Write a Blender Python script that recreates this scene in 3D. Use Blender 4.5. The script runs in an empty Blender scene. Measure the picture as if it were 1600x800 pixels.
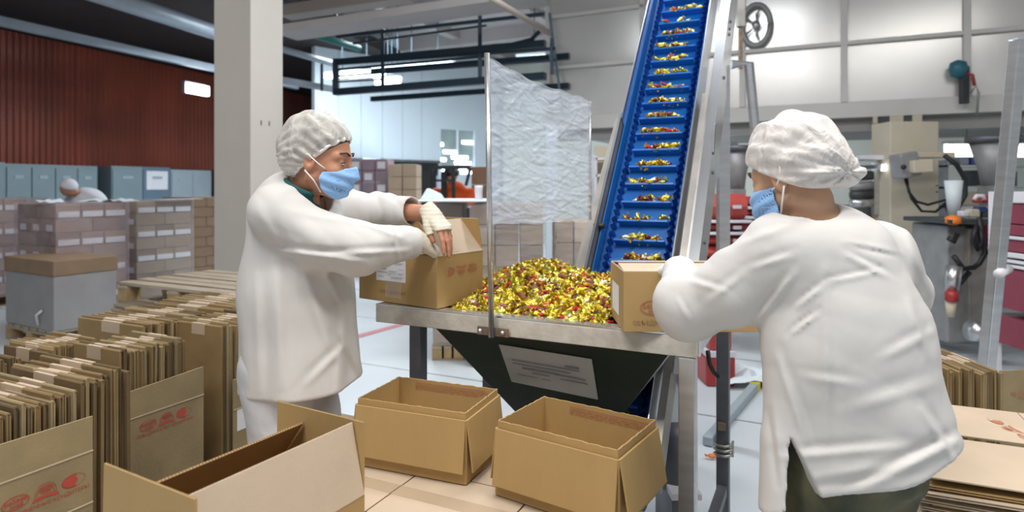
import bpy, bmesh, math, random
import numpy as np
from mathutils import Vector, Matrix

random.seed(7)
rng = np.random.default_rng(7)
SC = bpy.context.scene
COL = SC.collection

# ------------------------------------------------------------------ camera
CAM_H, FPX, HORIZON = 1.48, 1000.0, 290.0
cam_data = bpy.data.cameras.new('camera')
cam_data.sensor_width = 36.0
cam_data.lens = 36.0 * FPX / 1600.0
cam_data.shift_y = -(400.0 - HORIZON) / 1600.0
cam_data.clip_start = 0.05
cam_data.clip_end = 200
cam_data.dof.use_dof = True
cam_data.dof.focus_distance = 2.0
cam_data.dof.aperture_fstop = 2.6
cam = bpy.data.objects.new('camera', cam_data)
cam.location = (0, 0, CAM_H)
cam.rotation_euler = (math.radians(90), 0, 0)
COL.objects.link(cam)
SC.camera = cam

# ------------------------------------------------------------------ world, lights, exposure
world = bpy.data.worlds.new('world')
SC.world = world
world.use_nodes = True
wbg = world.node_tree.nodes['Background']
wbg.inputs[0].default_value = (0.93, 0.96, 1.0, 1)
wbg.inputs[1].default_value = 0.38
SC.view_settings.view_transform = 'Standard'
SC.view_settings.look = 'None'
SC.view_settings.exposure = 0.0
SC.view_settings.gamma = 1.0
SC.view_settings.use_curve_mapping = False


def ceiling_area(loc, size, size_y, power, rz=0.0, color=(1.0, 0.98, 0.95)):
    d = bpy.data.lights.new('ceiling_lamp_light', 'AREA')
    d.shape = 'RECTANGLE'
    d.size, d.size_y = size, size_y
    d.energy = power
    d.color = color
    o = bpy.data.objects.new('ceiling_lamp_light', d)
    o.location = loc
    o.rotation_euler = (0, 0, rz)
    COL.objects.link(o)


# rows of fluorescent lamps under the hall ceiling
ceiling_area((-1.2, 0.2, 4.6), 3.2, 0.5, 172, 0.45)
ceiling_area((2.2, 1.0, 4.6), 3.2, 0.5, 138, 0.45)
ceiling_area((0.2, 4.6, 4.6), 3.0, 0.5, 165, -0.45, (0.92, 0.96, 1.0))
ceiling_area((-4.5, 6.0, 4.3), 3.0, 0.5, 42, 1.1)
ceiling_area((-2.5, 12.5, 4.6), 3.0, 0.6, 420, -0.45, (0.82, 0.92, 1.0))
ceiling_area((3.2, 12.0, 4.6), 3.0, 0.6, 260, -0.45, (0.95, 0.97, 1.0))

# ------------------------------------------------------------------ directions of the hall
ANG = math.radians(25.8)
U = Vector((math.cos(ANG), -math.sin(ANG), 0))      # along the table front, towards the camera on the right
V = Vector((math.sin(ANG), math.cos(ANG), 0))       # away, up the conveyor
Z = Vector((0, 0, 1))


def P(px, py, d):
    """world point seen at pixel px,py of the 1600x800 frame at depth d"""
    return Vector(((px - 800.0) / FPX * d, d, CAM_H - (py - HORIZON) / FPX * d))


def PZ(px, py, z):
    """world point on the level z"""
    d = (CAM_H - z) * FPX / (py - HORIZON)
    return Vector(((px - 800.0) / FPX * d, d, z))


# ------------------------------------------------------------------ materials
MATS = {}


def mat(name, col, rough=0.6, metal=0.0, var=0.0, vscale=8.0, bump=0.0, bscale=60.0,
        emit=None, alpha=1.0, trans=0.0, stretch=None, spec=0.5, col2=None, detail=4.0, sss=0.0, sheen=0.0):
    if name in MATS:
        return MATS[name]
    m = bpy.data.materials.new(name)
    m.use_nodes = True
    nt = m.node_tree
    b = nt.nodes['Principled BSDF']
    b.inputs['Base Color'].default_value = (*col, 1)
    b.inputs['Roughness'].default_value = rough
    b.inputs['Metallic'].default_value = metal
    b.inputs['Specular IOR Level'].default_value = spec
    b.inputs['Alpha'].default_value = alpha
    b.inputs['Transmission Weight'].default_value = trans
    if sss:
        b.inputs['Subsurface Weight'].default_value = sss
        b.inputs['Subsurface Radius'].default_value = (0.012, 0.005, 0.003)
    if sheen:
        b.inputs['Sheen Weight'].default_value = sheen
    if emit:
        b.inputs['Emission Color'].default_value = (*emit[0], 1)
        b.inputs['Emission Strength'].default_value = emit[1]
    tc = None
    if var > 0 or bump > 0:
        tc = nt.nodes.new('ShaderNodeTexCoord')
        mp = nt.nodes.new('ShaderNodeMapping')
        if stretch:
            mp.inputs['Scale'].default_value = stretch
        nt.links.new(tc.outputs['Object'], mp.inputs['Vector'])
    if var > 0:
        n = nt.nodes.new('ShaderNodeTexNoise')
        n.inputs['Scale'].default_value = vscale
        n.inputs['Detail'].default_value = detail
        nt.links.new(mp.outputs['Vector'], n.inputs['Vector'])
        r = nt.nodes.new('ShaderNodeValToRGB')
        c2 = col2 if col2 else tuple(max(0, c * (1 - var)) for c in col)
        c1 = col if col2 else tuple(min(1, c * (1 + var * 0.6)) for c in col)
        r.color_ramp.elements[0].position = 0.32
        r.color_ramp.elements[1].position = 0.68
        r.color_ramp.elements[0].color = (*c2, 1)
        r.color_ramp.elements[1].color = (*c1, 1)
        nt.links.new(n.outputs['Fac'], r.inputs['Fac'])
        nt.links.new(r.outputs['Color'], b.inputs['Base Color'])
    if bump > 0:
        n2 = nt.nodes.new('ShaderNodeTexNoise')
        n2.inputs['Scale'].default_value = bscale
        n2.inputs['Detail'].default_value = 3
        nt.links.new(mp.outputs['Vector'], n2.inputs['Vector'])
        bp = nt.nodes.new('ShaderNodeBump')
        bp.inputs['Strength'].default_value = bump
        bp.inputs['Distance'].default_value = 0.01
        nt.links.new(n2.outputs['Fac'], bp.inputs['Height'])
        nt.links.new(bp.outputs['Normal'], b.inputs['Normal'])
    MATS[name] = m
    return m


def film_mat(name, tint, opacity, rough, bscale, bump, stretch=(1, 1, 1)):
    """clear plastic stretch film: partly see-through, glossy, wrinkled"""
    m = bpy.data.materials.new(name)
    m.use_nodes = True
    nt = m.node_tree
    b = nt.nodes['Principled BSDF']
    b.inputs['Base Color'].default_value = (*tint, 1)
    b.inputs['Roughness'].default_value = rough
    b.inputs['Specular IOR Level'].default_value = 0.9
    tc = nt.nodes.new('ShaderNodeTexCoord')
    mp = nt.nodes.new('ShaderNodeMapping')
    mp.inputs['Scale'].default_value = stretch
    nt.links.new(tc.outputs['Object'], mp.inputs['Vector'])
    n = nt.nodes.new('ShaderNodeTexNoise')
    n.inputs['Scale'].default_value = bscale
    n.inputs['Detail'].default_value = 5
    n.inputs['Distortion'].default_value = 0.8
    nt.links.new(mp.outputs['Vector'], n.inputs['Vector'])
    bp = nt.nodes.new('ShaderNodeBump')
    bp.inputs['Strength'].default_value = bump
    bp.inputs['Distance'].default_value = 0.03
    nt.links.new(n.outputs['Fac'], bp.inputs['Height'])
    nt.links.new(bp.outputs['Normal'], b.inputs['Normal'])
    r = nt.nodes.new('ShaderNodeMapRange')
    r.inputs['From Min'].default_value = 0.3
    r.inputs['From Max'].default_value = 0.75
    r.inputs['To Min'].default_value = opacity * 0.7
    r.inputs['To Max'].default_value = min(1, opacity * 1.4)
    nt.links.new(n.outputs['Fac'], r.inputs['Value'])
    nt.links.new(r.outputs['Result'], b.inputs['Alpha'])
    MATS[name] = m
    return m


mat('cardboard', (0.44, 0.285, 0.112), 0.75, var=0.10, vscale=5, bump=0.08, bscale=120, stretch=(1, 1, 0.25))
mat('cardboard_pale', (0.55, 0.43, 0.31), 0.7, var=0.08, vscale=4, bump=0.06, bscale=90)
mat('cardboard_inner', (0.40, 0.25, 0.11), 0.8, var=0.10, vscale=6, bump=0.06, bscale=90)
for k, c in enumerate([(0.29, 0.195, 0.085), (0.24, 0.16, 0.072), (0.175, 0.115, 0.052), (0.32, 0.24, 0.125), (0.13, 0.09, 0.042)]):
    mat('carton_blank_%d' % k, c, 0.8, var=0.14, vscale=7, bump=0.1, bscale=80)
mat('carton_tape', (0.47, 0.36, 0.25), 0.35, var=0.08, vscale=6)
mat('flute_dark', (0.10, 0.06, 0.03), 0.9)
mat('carton_far', (0.36, 0.26, 0.17), 0.75, var=0.12, vscale=6)
mat('carton_far_dark', (0.25, 0.165, 0.10), 0.75, var=0.12, vscale=6)
mat('carton_mauve', (0.34, 0.25, 0.29), 0.7, var=0.1, vscale=5)
mat('print_red', (0.50, 0.075, 0.05), 0.6)
mat('print_red_faint', (0.46, 0.16, 0.09), 0.7)
mat('print_brown', (0.30, 0.17, 0.09), 0.7)
mat('print_grey', (0.30, 0.30, 0.33), 0.7)
mat('print_dark', (0.08, 0.08, 0.09), 0.7)
mat('print_blue', (0.12, 0.14, 0.42), 0.7)
mat('paper_white', (0.80, 0.80, 0.84), 0.55, var=0.04, vscale=10)
mat('paper_grey', (0.62, 0.62, 0.60), 0.6, var=0.10, vscale=6)
mat('coat_white', (0.615, 0.595, 0.575), 0.85, var=0.03, vscale=3, bump=0.20, bscale=17, stretch=(1, 1, 0.6))
mat('coat_far', (0.72, 0.73, 0.78), 0.85)
mat('trouser_white', (0.55, 0.56, 0.59), 0.85, var=0.05, vscale=4, bump=0.3, bscale=20)
mat('skin_left', (0.50, 0.235, 0.14), 0.5, var=0.12, vscale=14, bump=0.06, bscale=120, sss=0.12)
mat('skin_right', (0.55, 0.32, 0.20), 0.5, var=0.10, vscale=14, bump=0.06, bscale=120, sss=0.12)
mat('hair_dark', (0.035, 0.025, 0.02), 0.6, var=0.3, vscale=30)
mat('hair_brown', (0.16, 0.10, 0.055), 0.6, var=0.3, vscale=30)
mat('eye_white', (0.7, 0.66, 0.62), 0.25)
mat('eye_dark', (0.03, 0.02, 0.015), 0.2)
mat('mask_blue', (0.25, 0.45, 0.76), 0.75, var=0.05, vscale=12, bump=0.08, bscale=150)
mat('strap_white', (0.82, 0.80, 0.78), 0.7)
mat('glove_cotton', (0.73, 0.67, 0.55), 0.9, var=0.06, vscale=30, bump=0.25, bscale=160)
mat('glove_white', (0.80, 0.79, 0.77), 0.9, var=0.05, vscale=30, bump=0.2, bscale=120)
mat('teal_cloth', (0.012, 0.105, 0.11), 0.85, var=0.2, vscale=10)
mat('camo', (0.05, 0.05, 0.03), 0.9, var=0.6, vscale=9, col2=(0.012, 0.013, 0.010), bump=0.2, bscale=60)
mat('camo_light', (0.12, 0.11, 0.06), 0.9, var=0.6, vscale=7, col2=(0.022, 0.034, 0.026), bump=0.2, bscale=60)
mat('shoe_dark', (0.03, 0.03, 0.035), 0.5, var=0.2, vscale=20)
mat('steel', (0.62, 0.63, 0.64), 0.3, 0.9, var=0.10, vscale=6, bump=0.03, bscale=40, stretch=(1, 1, 6))
mat('steel_bright', (0.78, 0.80, 0.84), 0.22, 0.9, var=0.06, vscale=6)
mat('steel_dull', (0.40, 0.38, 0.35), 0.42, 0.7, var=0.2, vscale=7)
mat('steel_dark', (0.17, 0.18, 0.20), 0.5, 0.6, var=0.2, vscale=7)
mat('chipped_white', (0.66, 0.62, 0.55), 0.55, var=0.5, vscale=22, col2=(0.52, 0.48, 0.41), bump=0.15, bscale=60, detail=8)
mat('hopper_green', (0.028, 0.040, 0.026), 0.5, var=0.3, vscale=5, bump=0.06, bscale=20)
mat('bracket_brown', (0.28, 0.20, 0.14), 0.5, 0.6, var=0.3, vscale=30)
mat('belt_blue', (0.003, 0.12, 0.44), 0.42, var=0.10, vscale=9)
mat('cleat_blue', (0.006, 0.15, 0.60), 0.38, var=0.08, vscale=9)
mat('sidewall_blue', (0.003, 0.055, 0.30), 0.45)
mat('candy_gold', (0.74, 0.56, 0.05), 0.24, 0.85, var=0.25, vscale=90, bump=0.5, bscale=260)
mat('candy_lime', (0.74, 0.70, 0.14), 0.22, 0.85, var=0.25, vscale=90, bump=0.5, bscale=260)
mat('candy_red', (0.52, 0.03, 0.03), 0.28, 0.6, var=0.3, vscale=90, bump=0.5, bscale=260)
mat('candy_maroon', (0.20, 0.05, 0.035), 0.3, 0.6, var=0.3, vscale=90, bump=0.5, bscale=260)
mat('candy_pale', (0.80, 0.74, 0.55), 0.2, 0.85, var=0.2, vscale=90, bump=0.5, bscale=260)
mat('floor_paint', (0.60, 0.66, 0.70), 0.35, var=0.08, vscale=1.3, bump=0.02, bscale=8)
mat('floor_red', (0.55, 0.12, 0.12), 0.5, var=0.2, vscale=12)
mat('wall_red', (0.25, 0.052, 0.028), 0.36, 0.1, var=0.28, vscale=1.1, stretch=(1, 1, 0.3))
mat('wall_white', (0.66, 0.76, 0.83), 0.55, var=0.03, vscale=1)
mat('wall_pale', (0.60, 0.64, 0.58), 0.6, var=0.06, vscale=1)
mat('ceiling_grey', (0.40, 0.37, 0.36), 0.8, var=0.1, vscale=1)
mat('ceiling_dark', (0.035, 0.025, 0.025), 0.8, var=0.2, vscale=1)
mat('pillar_beige', (0.60, 0.555, 0.50), 0.75, var=0.04, vscale=2)
mat('pillar_cream', (0.62, 0.56, 0.44), 0.6, var=0.07, vscale=3)
mat('truss_blue', (0.012, 0.030, 0.048), 0.5, 0.3)
mat('pipe_blue', (0.33, 0.38, 0.44), 0.45, 0.2, var=0.1, vscale=3)
mat('pipe_teal', (0.02, 0.17, 0.16), 0.5)
mat('pipe_tan', (0.36, 0.31, 0.27), 0.6)
mat('lamp_glow', (1, 1, 1), 0.5, emit=((0.95, 0.97, 1.0), 9.0))
mat('lamp_soft', (1, 1, 1), 0.5, emit=((0.9, 0.95, 1.0), 3.5))
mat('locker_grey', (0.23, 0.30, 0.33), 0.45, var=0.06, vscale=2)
mat('locker_pale', (0.36, 0.43, 0.47), 0.45, var=0.06, vscale=2)
mat('locker_blue', (0.14, 0.205, 0.27), 0.45, var=0.06, vscale=2)
mat('seam_dark', (0.02, 0.02, 0.02), 0.8)
mat('wood_grey', (0.40, 0.33, 0.25), 0.85, var=0.25, vscale=10, stretch=(0.3, 3, 3), bump=0.15, bscale=40)
mat('wood_yellow', (0.42, 0.30, 0.15), 0.85, var=0.2, vscale=10, bump=0.1, bscale=40)
mat('platform_white', (0.66, 0.64, 0.61), 0.5, var=0.05, vscale=2)
mat('platform_grey', (0.32, 0.31, 0.30), 0.6, var=0.12, vscale=3)
mat('pane_metal', (0.74, 0.725, 0.70), 0.24, 0.45, var=0.10, vscale=0.9, bump=0.05, bscale=2.2)
mat('machine_cream', (0.60, 0.53, 0.40), 0.55, var=0.05, vscale=4)
mat('machine_grey', (0.33, 0.33, 0.33), 0.5, 0.3, var=0.15, vscale=6)
mat('machine_dark', (0.06, 0.065, 0.07), 0.5, 0.2, var=0.2, vscale=6)
mat('machine_red', (0.42, 0.035, 0.035), 0.4, var=0.15, vscale=4)
mat('machine_maroon', (0.26, 0.045, 0.075), 0.4, var=0.15, vscale=4)
mat('bin_red', (0.48, 0.07, 0.06), 0.4, var=0.12, vscale=4)
mat('rail_white', (0.74, 0.72, 0.76), 0.4, var=0.04, vscale=4)
mat('cable_black', (0.015, 0.015, 0.018), 0.5)
mat('curtain_white', (0.74, 0.82, 0.86), 0.5, var=0.04, vscale=3)
mat('glass_hazy', (0.42, 0.52, 0.52), 0.25, 0.2, var=0.25, vscale=1.6)
mat('orange_vest', (0.80, 0.10, 0.015), 0.8, var=0.1, vscale=8)
mat('orange_plastic', (0.85, 0.22, 0.03), 0.5)
mat('yellow_tape', (0.75, 0.62, 0.05), 0.5)
mat('navy_plastic', (0.02, 0.05, 0.16), 0.4)
mat('teal_plastic', (0.03, 0.16, 0.22), 0.4)
mat('forklift_black', (0.012, 0.013, 0.015), 0.5)
mat('crate_grey', (0.30, 0.29, 0.29), 0.55, var=0.08, vscale=4)
film_mat('film_clear', (0.80, 0.80, 0.86), 0.20, 0.12, 5, 0.55, (1, 1, 3))
film_mat('film_mauve', (0.52, 0.44, 0.52), 0.34, 0.14, 4, 0.5, (1, 1, 3))
film_mat('film_panel', (0.66, 0.73, 0.83), 0.38, 0.06, 14, 0.25, (1, 1, 2))


def net_mat(name, tint, lo, hi):
    m = film_mat(name, tint, 0.5, 0.8, 26, 0.5, (1, 1, 0.6))
    nt = m.node_tree
    for n in nt.nodes:
        if n.type == 'MAP_RANGE':
            n.inputs['To Min'].default_value = lo
            n.inputs['To Max'].default_value = hi
        if n.type == 'BSDF_PRINCIPLED':
            n.inputs['Specular IOR Level'].default_value = 0.2


net_mat('hairnet_left', (0.70, 0.67, 0.62), 0.46, 0.86)
net_mat('hairnet_right', (0.80, 0.76, 0.73), 0.66, 0.95)

# ------------------------------------------------------------------ mesh building helpers


class MB:
    def __init__(self):
        self.v, self.f, self.mi = [], [], []

    def add(self, vs, fs, mi=0):
        o = len(self.v)
        self.v += [tuple(x) for x in vs]
        self.f += [tuple(i + o for i in f) for f in fs]
        self.mi += [mi] * len(fs)
        return self

    def hexa(self, p, mi=0):
        """p: 8 corners, bottom ring then top ring, both counter-clockwise from above"""
        return self.add(p, [(3, 2, 1, 0), (4, 5, 6, 7), (0, 1, 5, 4), (1, 2, 6, 5), (2, 3, 7, 6), (3, 0, 4, 7)], mi)

    def box(self, x0, x1, y0, y1, z0, z1, mi=0):
        return self.hexa([(x0, y0, z0), (x1, y0, z0), (x1, y1, z0), (x0, y1, z0),
                          (x0, y0, z1), (x1, y0, z1), (x1, y1, z1), (x0, y1, z1)], mi)

    def obox(self, c, ax, ay, az, sx, sy, sz, mi=0):
        c, ax, ay, az = Vector(c), Vector(ax), Vector(ay), Vector(az)
        p = []
        for k in (-.5, .5):
            for i, j in ((-.5, -.5), (.5, -.5), (.5, .5), (-.5, .5)):
                p.append(c + ax * (i * sx) + ay * (j * sy) + az * (k * sz))
        return self.hexa(p, mi)

    def bar(self, a, b, w, h=None, up=(0, 0, 1), mi=0):
        a, b = Vector(a), Vector(b)
        d = (b - a)
        L = d.length
        d.normalize()
        up = Vector(up)
        s = d.cross(up)
        if s.length < 1e-4:
            s = d.cross(Vector((0, 1, 0)))
        s.normalize()
        n = s.cross(d)
        return self.obox((a + b) / 2, d, -s, n, L, w, h or w, mi)

    def tube(self, pts, r, n=10, mi=0, caps=True):
        pts = [Vector(p) for p in pts]
        rs = r if isinstance(r, (list, tuple)) else [r] * len(pts)
        rings = []
        prev = None
        for i, p in enumerate(pts):
            t = (pts[min(i + 1, len(pts) - 1)] - pts[max(i - 1, 0)]).normalized()
            if prev is None:
                a = t.cross(Vector((0.13, 0.21, 0.97)))
                if a.length < 1e-3:
                    a = t.cross(Vector((1, 0, 0)))
            else:
                a = prev - t * prev.dot(t)
            a.normalize()
            prev = a
            b = t.cross(a)
            rings.append([p + (a * math.cos(2 * math.pi * k / n) + b * math.sin(2 * math.pi * k / n)) * rs[i] for k in range(n)])
        vs = [q for rg in rings for q in rg]
        fs = []
        for i in range(len(pts) - 1):
            for k in range(n):
                k2 = (k + 1) % n
                fs.append((i * n + k, i * n + k2, (i + 1) * n + k2, (i + 1) * n + k))
        if caps:
            fs.append(tuple(reversed(range(n))))
            fs.append(tuple((len(pts) - 1) * n + k for k in range(n)))
        return self.add(vs, fs, mi)

    def quad(self, a, b, c, d, mi=0):
        return self.add([a, b, c, d], [(0, 1, 2, 3)], mi)

    def plate(self, poly, nrm, t, mi=0):
        """polygon of 3D points extruded by t along nrm"""
        n = len(poly)
        nrm = Vector(nrm)
        a = [Vector(p) for p in poly]
        b = [p + nrm * t for p in a]
        fs = [tuple(reversed(range(n))), tuple(range(n, 2 * n))]
        for i in range(n):
            j = (i + 1) % n
            fs.append((i, j, n + j, n + i))
        return self.add(a + b, fs, mi)

    def lathe(self, prof, c, n=20, mi=0, axis=None):
        c = Vector(c)
        vs, fs = [], []
        for r, z in prof:
            for k in range(n):
                a = 2 * math.pi * k / n
                vs.append(c + Vector((r * math.cos(a), r * math.sin(a), z)))
        for i in range(len(prof) - 1):
            for k in range(n):
                k2 = (k + 1) % n
                fs.append((i * n + k, i * n + k2, (i + 1) * n + k2, (i + 1) * n + k))
        fs.append(tuple(reversed(range(n))))
        fs.append(tuple((len(prof) - 1) * n + k for k in range(n)))
        return self.add(vs, fs, mi)

    def mesh(self, name, mats, off=None, smooth=False):
        me = bpy.data.meshes.new(name)
        vs = self.v
        if off is not None:
            vs = [(x - off[0], y - off[1], z - off[2]) for x, y, z in vs]
        me.from_pydata(vs, [], self.f)
        mats = mats if isinstance(mats, (list, tuple)) else [mats]
        for m in mats:
            me.materials.append(MATS[m])
        if len(mats) > 1:
            me.polygons.foreach_set('material_index', self.mi)
        if smooth:
            me.polygons.foreach_set('use_smooth', [True] * len(me.polygons))
        me.update()
        return me


def tag(o, label=None, cat=None, group=None, kind=None):
    if label:
        o['label'] = label
    if cat:
        o['category'] = cat
    if group:
        o['group'] = group
    if kind:
        o['kind'] = kind
    return o


def link(name, me, parent=None, loc=None, rz=None, bevel=0.0):
    o = bpy.data.objects.new(name, me)
    COL.objects.link(o)
    if parent is not None:
        o.parent = parent
    if loc is not None:
        o.location = loc
    if rz is not None:
        o.rotation_euler = (0, 0, rz)
    if bevel:
        b = o.modifiers.new('edge', 'BEVEL')
        b.width = bevel
        b.segments = 2
        b.limit_method = 'ANGLE'
    return o


def thing(name, label, cat, loc=(0, 0, 0), rz=0.0, group=None):
    o = bpy.data.objects.new(name, None)
    COL.objects.link(o)
    o.empty_display_size = 0.1
    o.location = loc
    o.rotation_euler = (0, 0, rz)
    return tag(o, label, cat, group)


def part(name, mb, mats, parent, smooth=False, bevel=0.0, world=True, label=None):
    """one mesh under its thing; the mesh is given in world coordinates unless world is False"""
    off = tuple(parent.location) if world else None
    o = link(name, mb.mesh(name, mats, off, smooth), parent, bevel=bevel)
    if label:
        o['label'] = label
    return o


def subpart(name, mb, mats, partobj, smooth=False, bevel=0.0, world=True):
    root = partobj.parent if partobj.parent else partobj
    off = (tuple(root.location) if world else None)
    return link(name, mb.mesh(name, mats, off, smooth), partobj, bevel=bevel)


def single(name, mb, mats, label, cat, group=None, smooth=False, bevel=0.0):
    """a thing that is one mesh; origin at its base centre"""
    a = np.array(mb.v)
    c = ((a[:, 0].min() + a[:, 0].max()) / 2, (a[:, 1].min() + a[:, 1].max()) / 2, a[:, 2].min())
    o = link(name, mb.mesh(name, mats, c, smooth), None, c, bevel=bevel)
    return tag(o, label, cat, group)


def struct(name, mb, mats, parent=None, smooth=False, bevel=0.0):
    o = link(name, mb.mesh(name, mats, None, smooth), parent, bevel=bevel)
    if parent is None:
        o['kind'] = 'structure'
    return o


def copy_tree(o, parent=None):
    c = o.copy()
    COL.objects.link(c)
    c.parent = parent
    for ch in list(o.children):
        copy_tree(ch, c)
    return c


ORD = ['first', 'second', 'third', 'fourth', 'fifth', 'sixth', 'seventh', 'eighth', 'ninth', 'tenth', 'eleventh', 'twelfth',
       'thirteenth', 'fourteenth', 'fifteenth', 'sixteenth', 'seventeenth', 'eighteenth', 'nineteenth', 'twentieth']

# ------------------------------------------------------------------ flat print (2D polygons placed on a face)


def text2d(s, size, weight=0.0):
    cu = bpy.data.curves.new('t', 'FONT')
    cu.body = s
    cu.size = size
    cu.align_x = 'CENTER'
    cu.align_y = 'CENTER'
    cu.resolution_u = 2
    cu.offset = weight
    ob = bpy.data.objects.new('t', cu)
    COL.objects.link(ob)
    bpy.context.view_layer.update()
    me = bpy.data.meshes.new_from_object(ob)
    vs = [tuple(v.co) for v in me.vertices]
    fs = [tuple(p.vertices) for p in me.polygons]
    bpy.data.objects.remove(ob)
    bpy.data.curves.remove(cu)
    bpy.data.meshes.remove(me)
    return vs, fs


class Print:
    """flat marks in x (right), y (up)"""

    def __init__(self):
        self.v, self.f = [], []

    def add(self, vs, fs, dx=0, dy=0, rot=0):
        o = len(self.v)
        c, s = math.cos(rot), math.sin(rot)
        self.v += [(x * c - y * s + dx, x * s + y * c + dy) for x, y, *_ in vs]
        self.f += [tuple(i + o for i in f) for f in fs]

    def poly(self, pts, dx=0, dy=0):
        self.add(pts, [tuple(range(len(pts)))], dx, dy)

    def rect(self, x, y, w, h):
        self.poly([(x, y), (x + w, y), (x + w, y + h), (x, y + h)])

    def ring(self, cx, cy, rx, ry, t, n=28):
        vs, fs = [], []
        for k in range(n):
            a = 2 * math.pi * k / n
            vs += [(rx * math.cos(a), ry * math.sin(a)), ((rx - t) * math.cos(a), (ry - t) * math.sin(a))]
        for k in range(n):
            j = (k + 1) % n
            fs.append((2 * k, 2 * j, 2 * j + 1, 2 * k + 1))
        self.add(vs, fs, cx, cy)

    def text(self, s, size, dx, dy, rot=0, weight=0.0):
        vs, fs = text2d(s, size, weight)
        self.add(vs, fs, dx, dy, rot)

    def place(self, org, xd, yd, rot180=False, off=0.0012, scale=1.0):
        org, xd, yd = Vector(org), Vector(xd).normalized(), Vector(yd).normalized()
        n = xd.cross(yd)
        sg = -scale if rot180 else scale
        mb = MB()
        mb.add([org + xd * (x * sg) + yd * (y * sg) + n * off for x, y in self.v], self.f)
        return mb


def emblem_oval(p, cx, cy, s):
    p.ring(cx, cy, 0.036 * s, 0.020 * s, 0.0018 * s)
    p.ring(cx, cy, 0.032 * s, 0.0165 * s, 0.0008 * s)
    p.text('Бабаев', 0.017 * s, cx, cy + 0.005 * s, 0.06, 0.0003)
    p.text('ский', 0.015 * s, cx + 0.003 * s, cy - 0.008 * s, 0.06, 0.0003)


def emblem_arch(p, cx, cy, s):
    for r in (0.030, 0.024):
        vs, fs = [], []
        n = 16
        for k in range(n + 1):
            a = math.pi * k / n
            vs += [(r * math.cos(a), r * 1.05 * math.sin(a)), ((r - .0016) * math.cos(a), (r - .0016) * 1.05 * math.sin(a))]
        fs = [(2 * k, 2 * k + 2, 2 * k + 3, 2 * k + 1) for k in range(n)]
        p.add([(x * s, y * s) for x, y in vs], fs, cx, cy - 0.006 * s)
    for k in range(4):
        w = 0.010 + 0.003 * (3 - abs(k - 1.5))
        p.rect(cx - w * s, cy + (-0.001 + 0.0045 * k) * s, 2 * w * s, 0.0026 * s)
    p.poly([(cx - .038 * s, cy - .021 * s), (cx - .030 * s, cy - .010 * s), (cx, cy - .0065 * s), (cx + .030 * s, cy - .010 * s),
            (cx + .038 * s, cy - .021 * s), (cx + .028 * s, cy - .020 * s), (cx, cy - .0165 * s), (cx - .028 * s, cy - .020 * s)])


def emblem_heart(p, cx, cy, s):
    p.ring(cx, cy, 0.034 * s, 0.019 * s, 0.0012 * s)
    pts = []
    for k in range(22):
        a = math.pi * (0.42 + 1.16 * k / 21)
        pts.append((cx + 0.034 * s * math.cos(a), cy + 0.019 * s * math.sin(a)))
    pts += [(cx + .002 * s, cy - .012 * s), (cx + .012 * s, cy - .001 * s), (cx + .006 * s, cy + .010 * s)]
    p.poly(pts)


def print_logos(s=1.0, text=True, order=('oval', 'arch', 'heart')):
    p = Print()
    fn = {'oval': emblem_oval, 'arch': emblem_arch, 'heart': emblem_heart}
    for k, nme in enumerate(order):
        fn[nme](p, (-0.078 + 0.078 * k) * s, 0.0, s)
    if text:
        p.text('ОБЪЕДИНЕННЫЕ КОНДИТЕРЫ', 0.016 * s, 0, -0.034 * s)
    return p

# ================================================================== THE SETTING
mb = MB().box(-15, 15, -4, 34, -0.1, 0)
floor = struct('floor', mb, 'floor_paint')
m = MB()
a, b = PZ(540, 531, 0.002), PZ(624, 508, 0.002)
d = (b - a).normalized()
s = Vector((-d.y, d.x, 0))
a2, b2 = a - d * 1.0, b + d * 1.3
m.plate([a2 - s * .05, b2 - s * .05, b2 + s * .05, a2 + s * .05], (0, 0, 1), 0.002)
struct('painted_line', m, 'floor_red', floor)
# joints of the painted floor slabs
for k in range(7):
    o = Vector((0.4, 1.2, 0)) + V * (1.5 * k)
    m = MB().bar(o - U * 9 + Z * .001, o + U * 7 + Z * .001, .012, .003)
    struct('floor_joint', m, 'steel_dull', floor)

# ceiling of the hall, with beams
ceil = struct('ceiling', MB().box(-15, 15, -4, 34, 5.3, 5.4), 'ceiling_grey')
for k in range(10):
    c = Vector((-0.57, 19, 0)) - V * 3.0 * (k - 4) + Z * 5.15
    struct('ceiling_beam', MB().bar(c - U * 8, c + U * 16, .30, .34), 'ceiling_grey', ceil)
for k in range(5):
    c = Vector((-2.8, 13, 5.22)) + U * (2.6 * k)
    struct('ceiling_beam', MB().bar(c - V * 8, c + V * 14, .22, .2), 'ceiling_grey', ceil)
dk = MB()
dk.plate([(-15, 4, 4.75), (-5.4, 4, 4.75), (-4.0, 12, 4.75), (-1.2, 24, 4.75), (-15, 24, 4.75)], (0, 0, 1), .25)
struct('shaded_ceiling_slab', dk, 'ceiling_dark', ceil)  # added near-black slab: shade on this side of the ceiling put into colour

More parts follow.
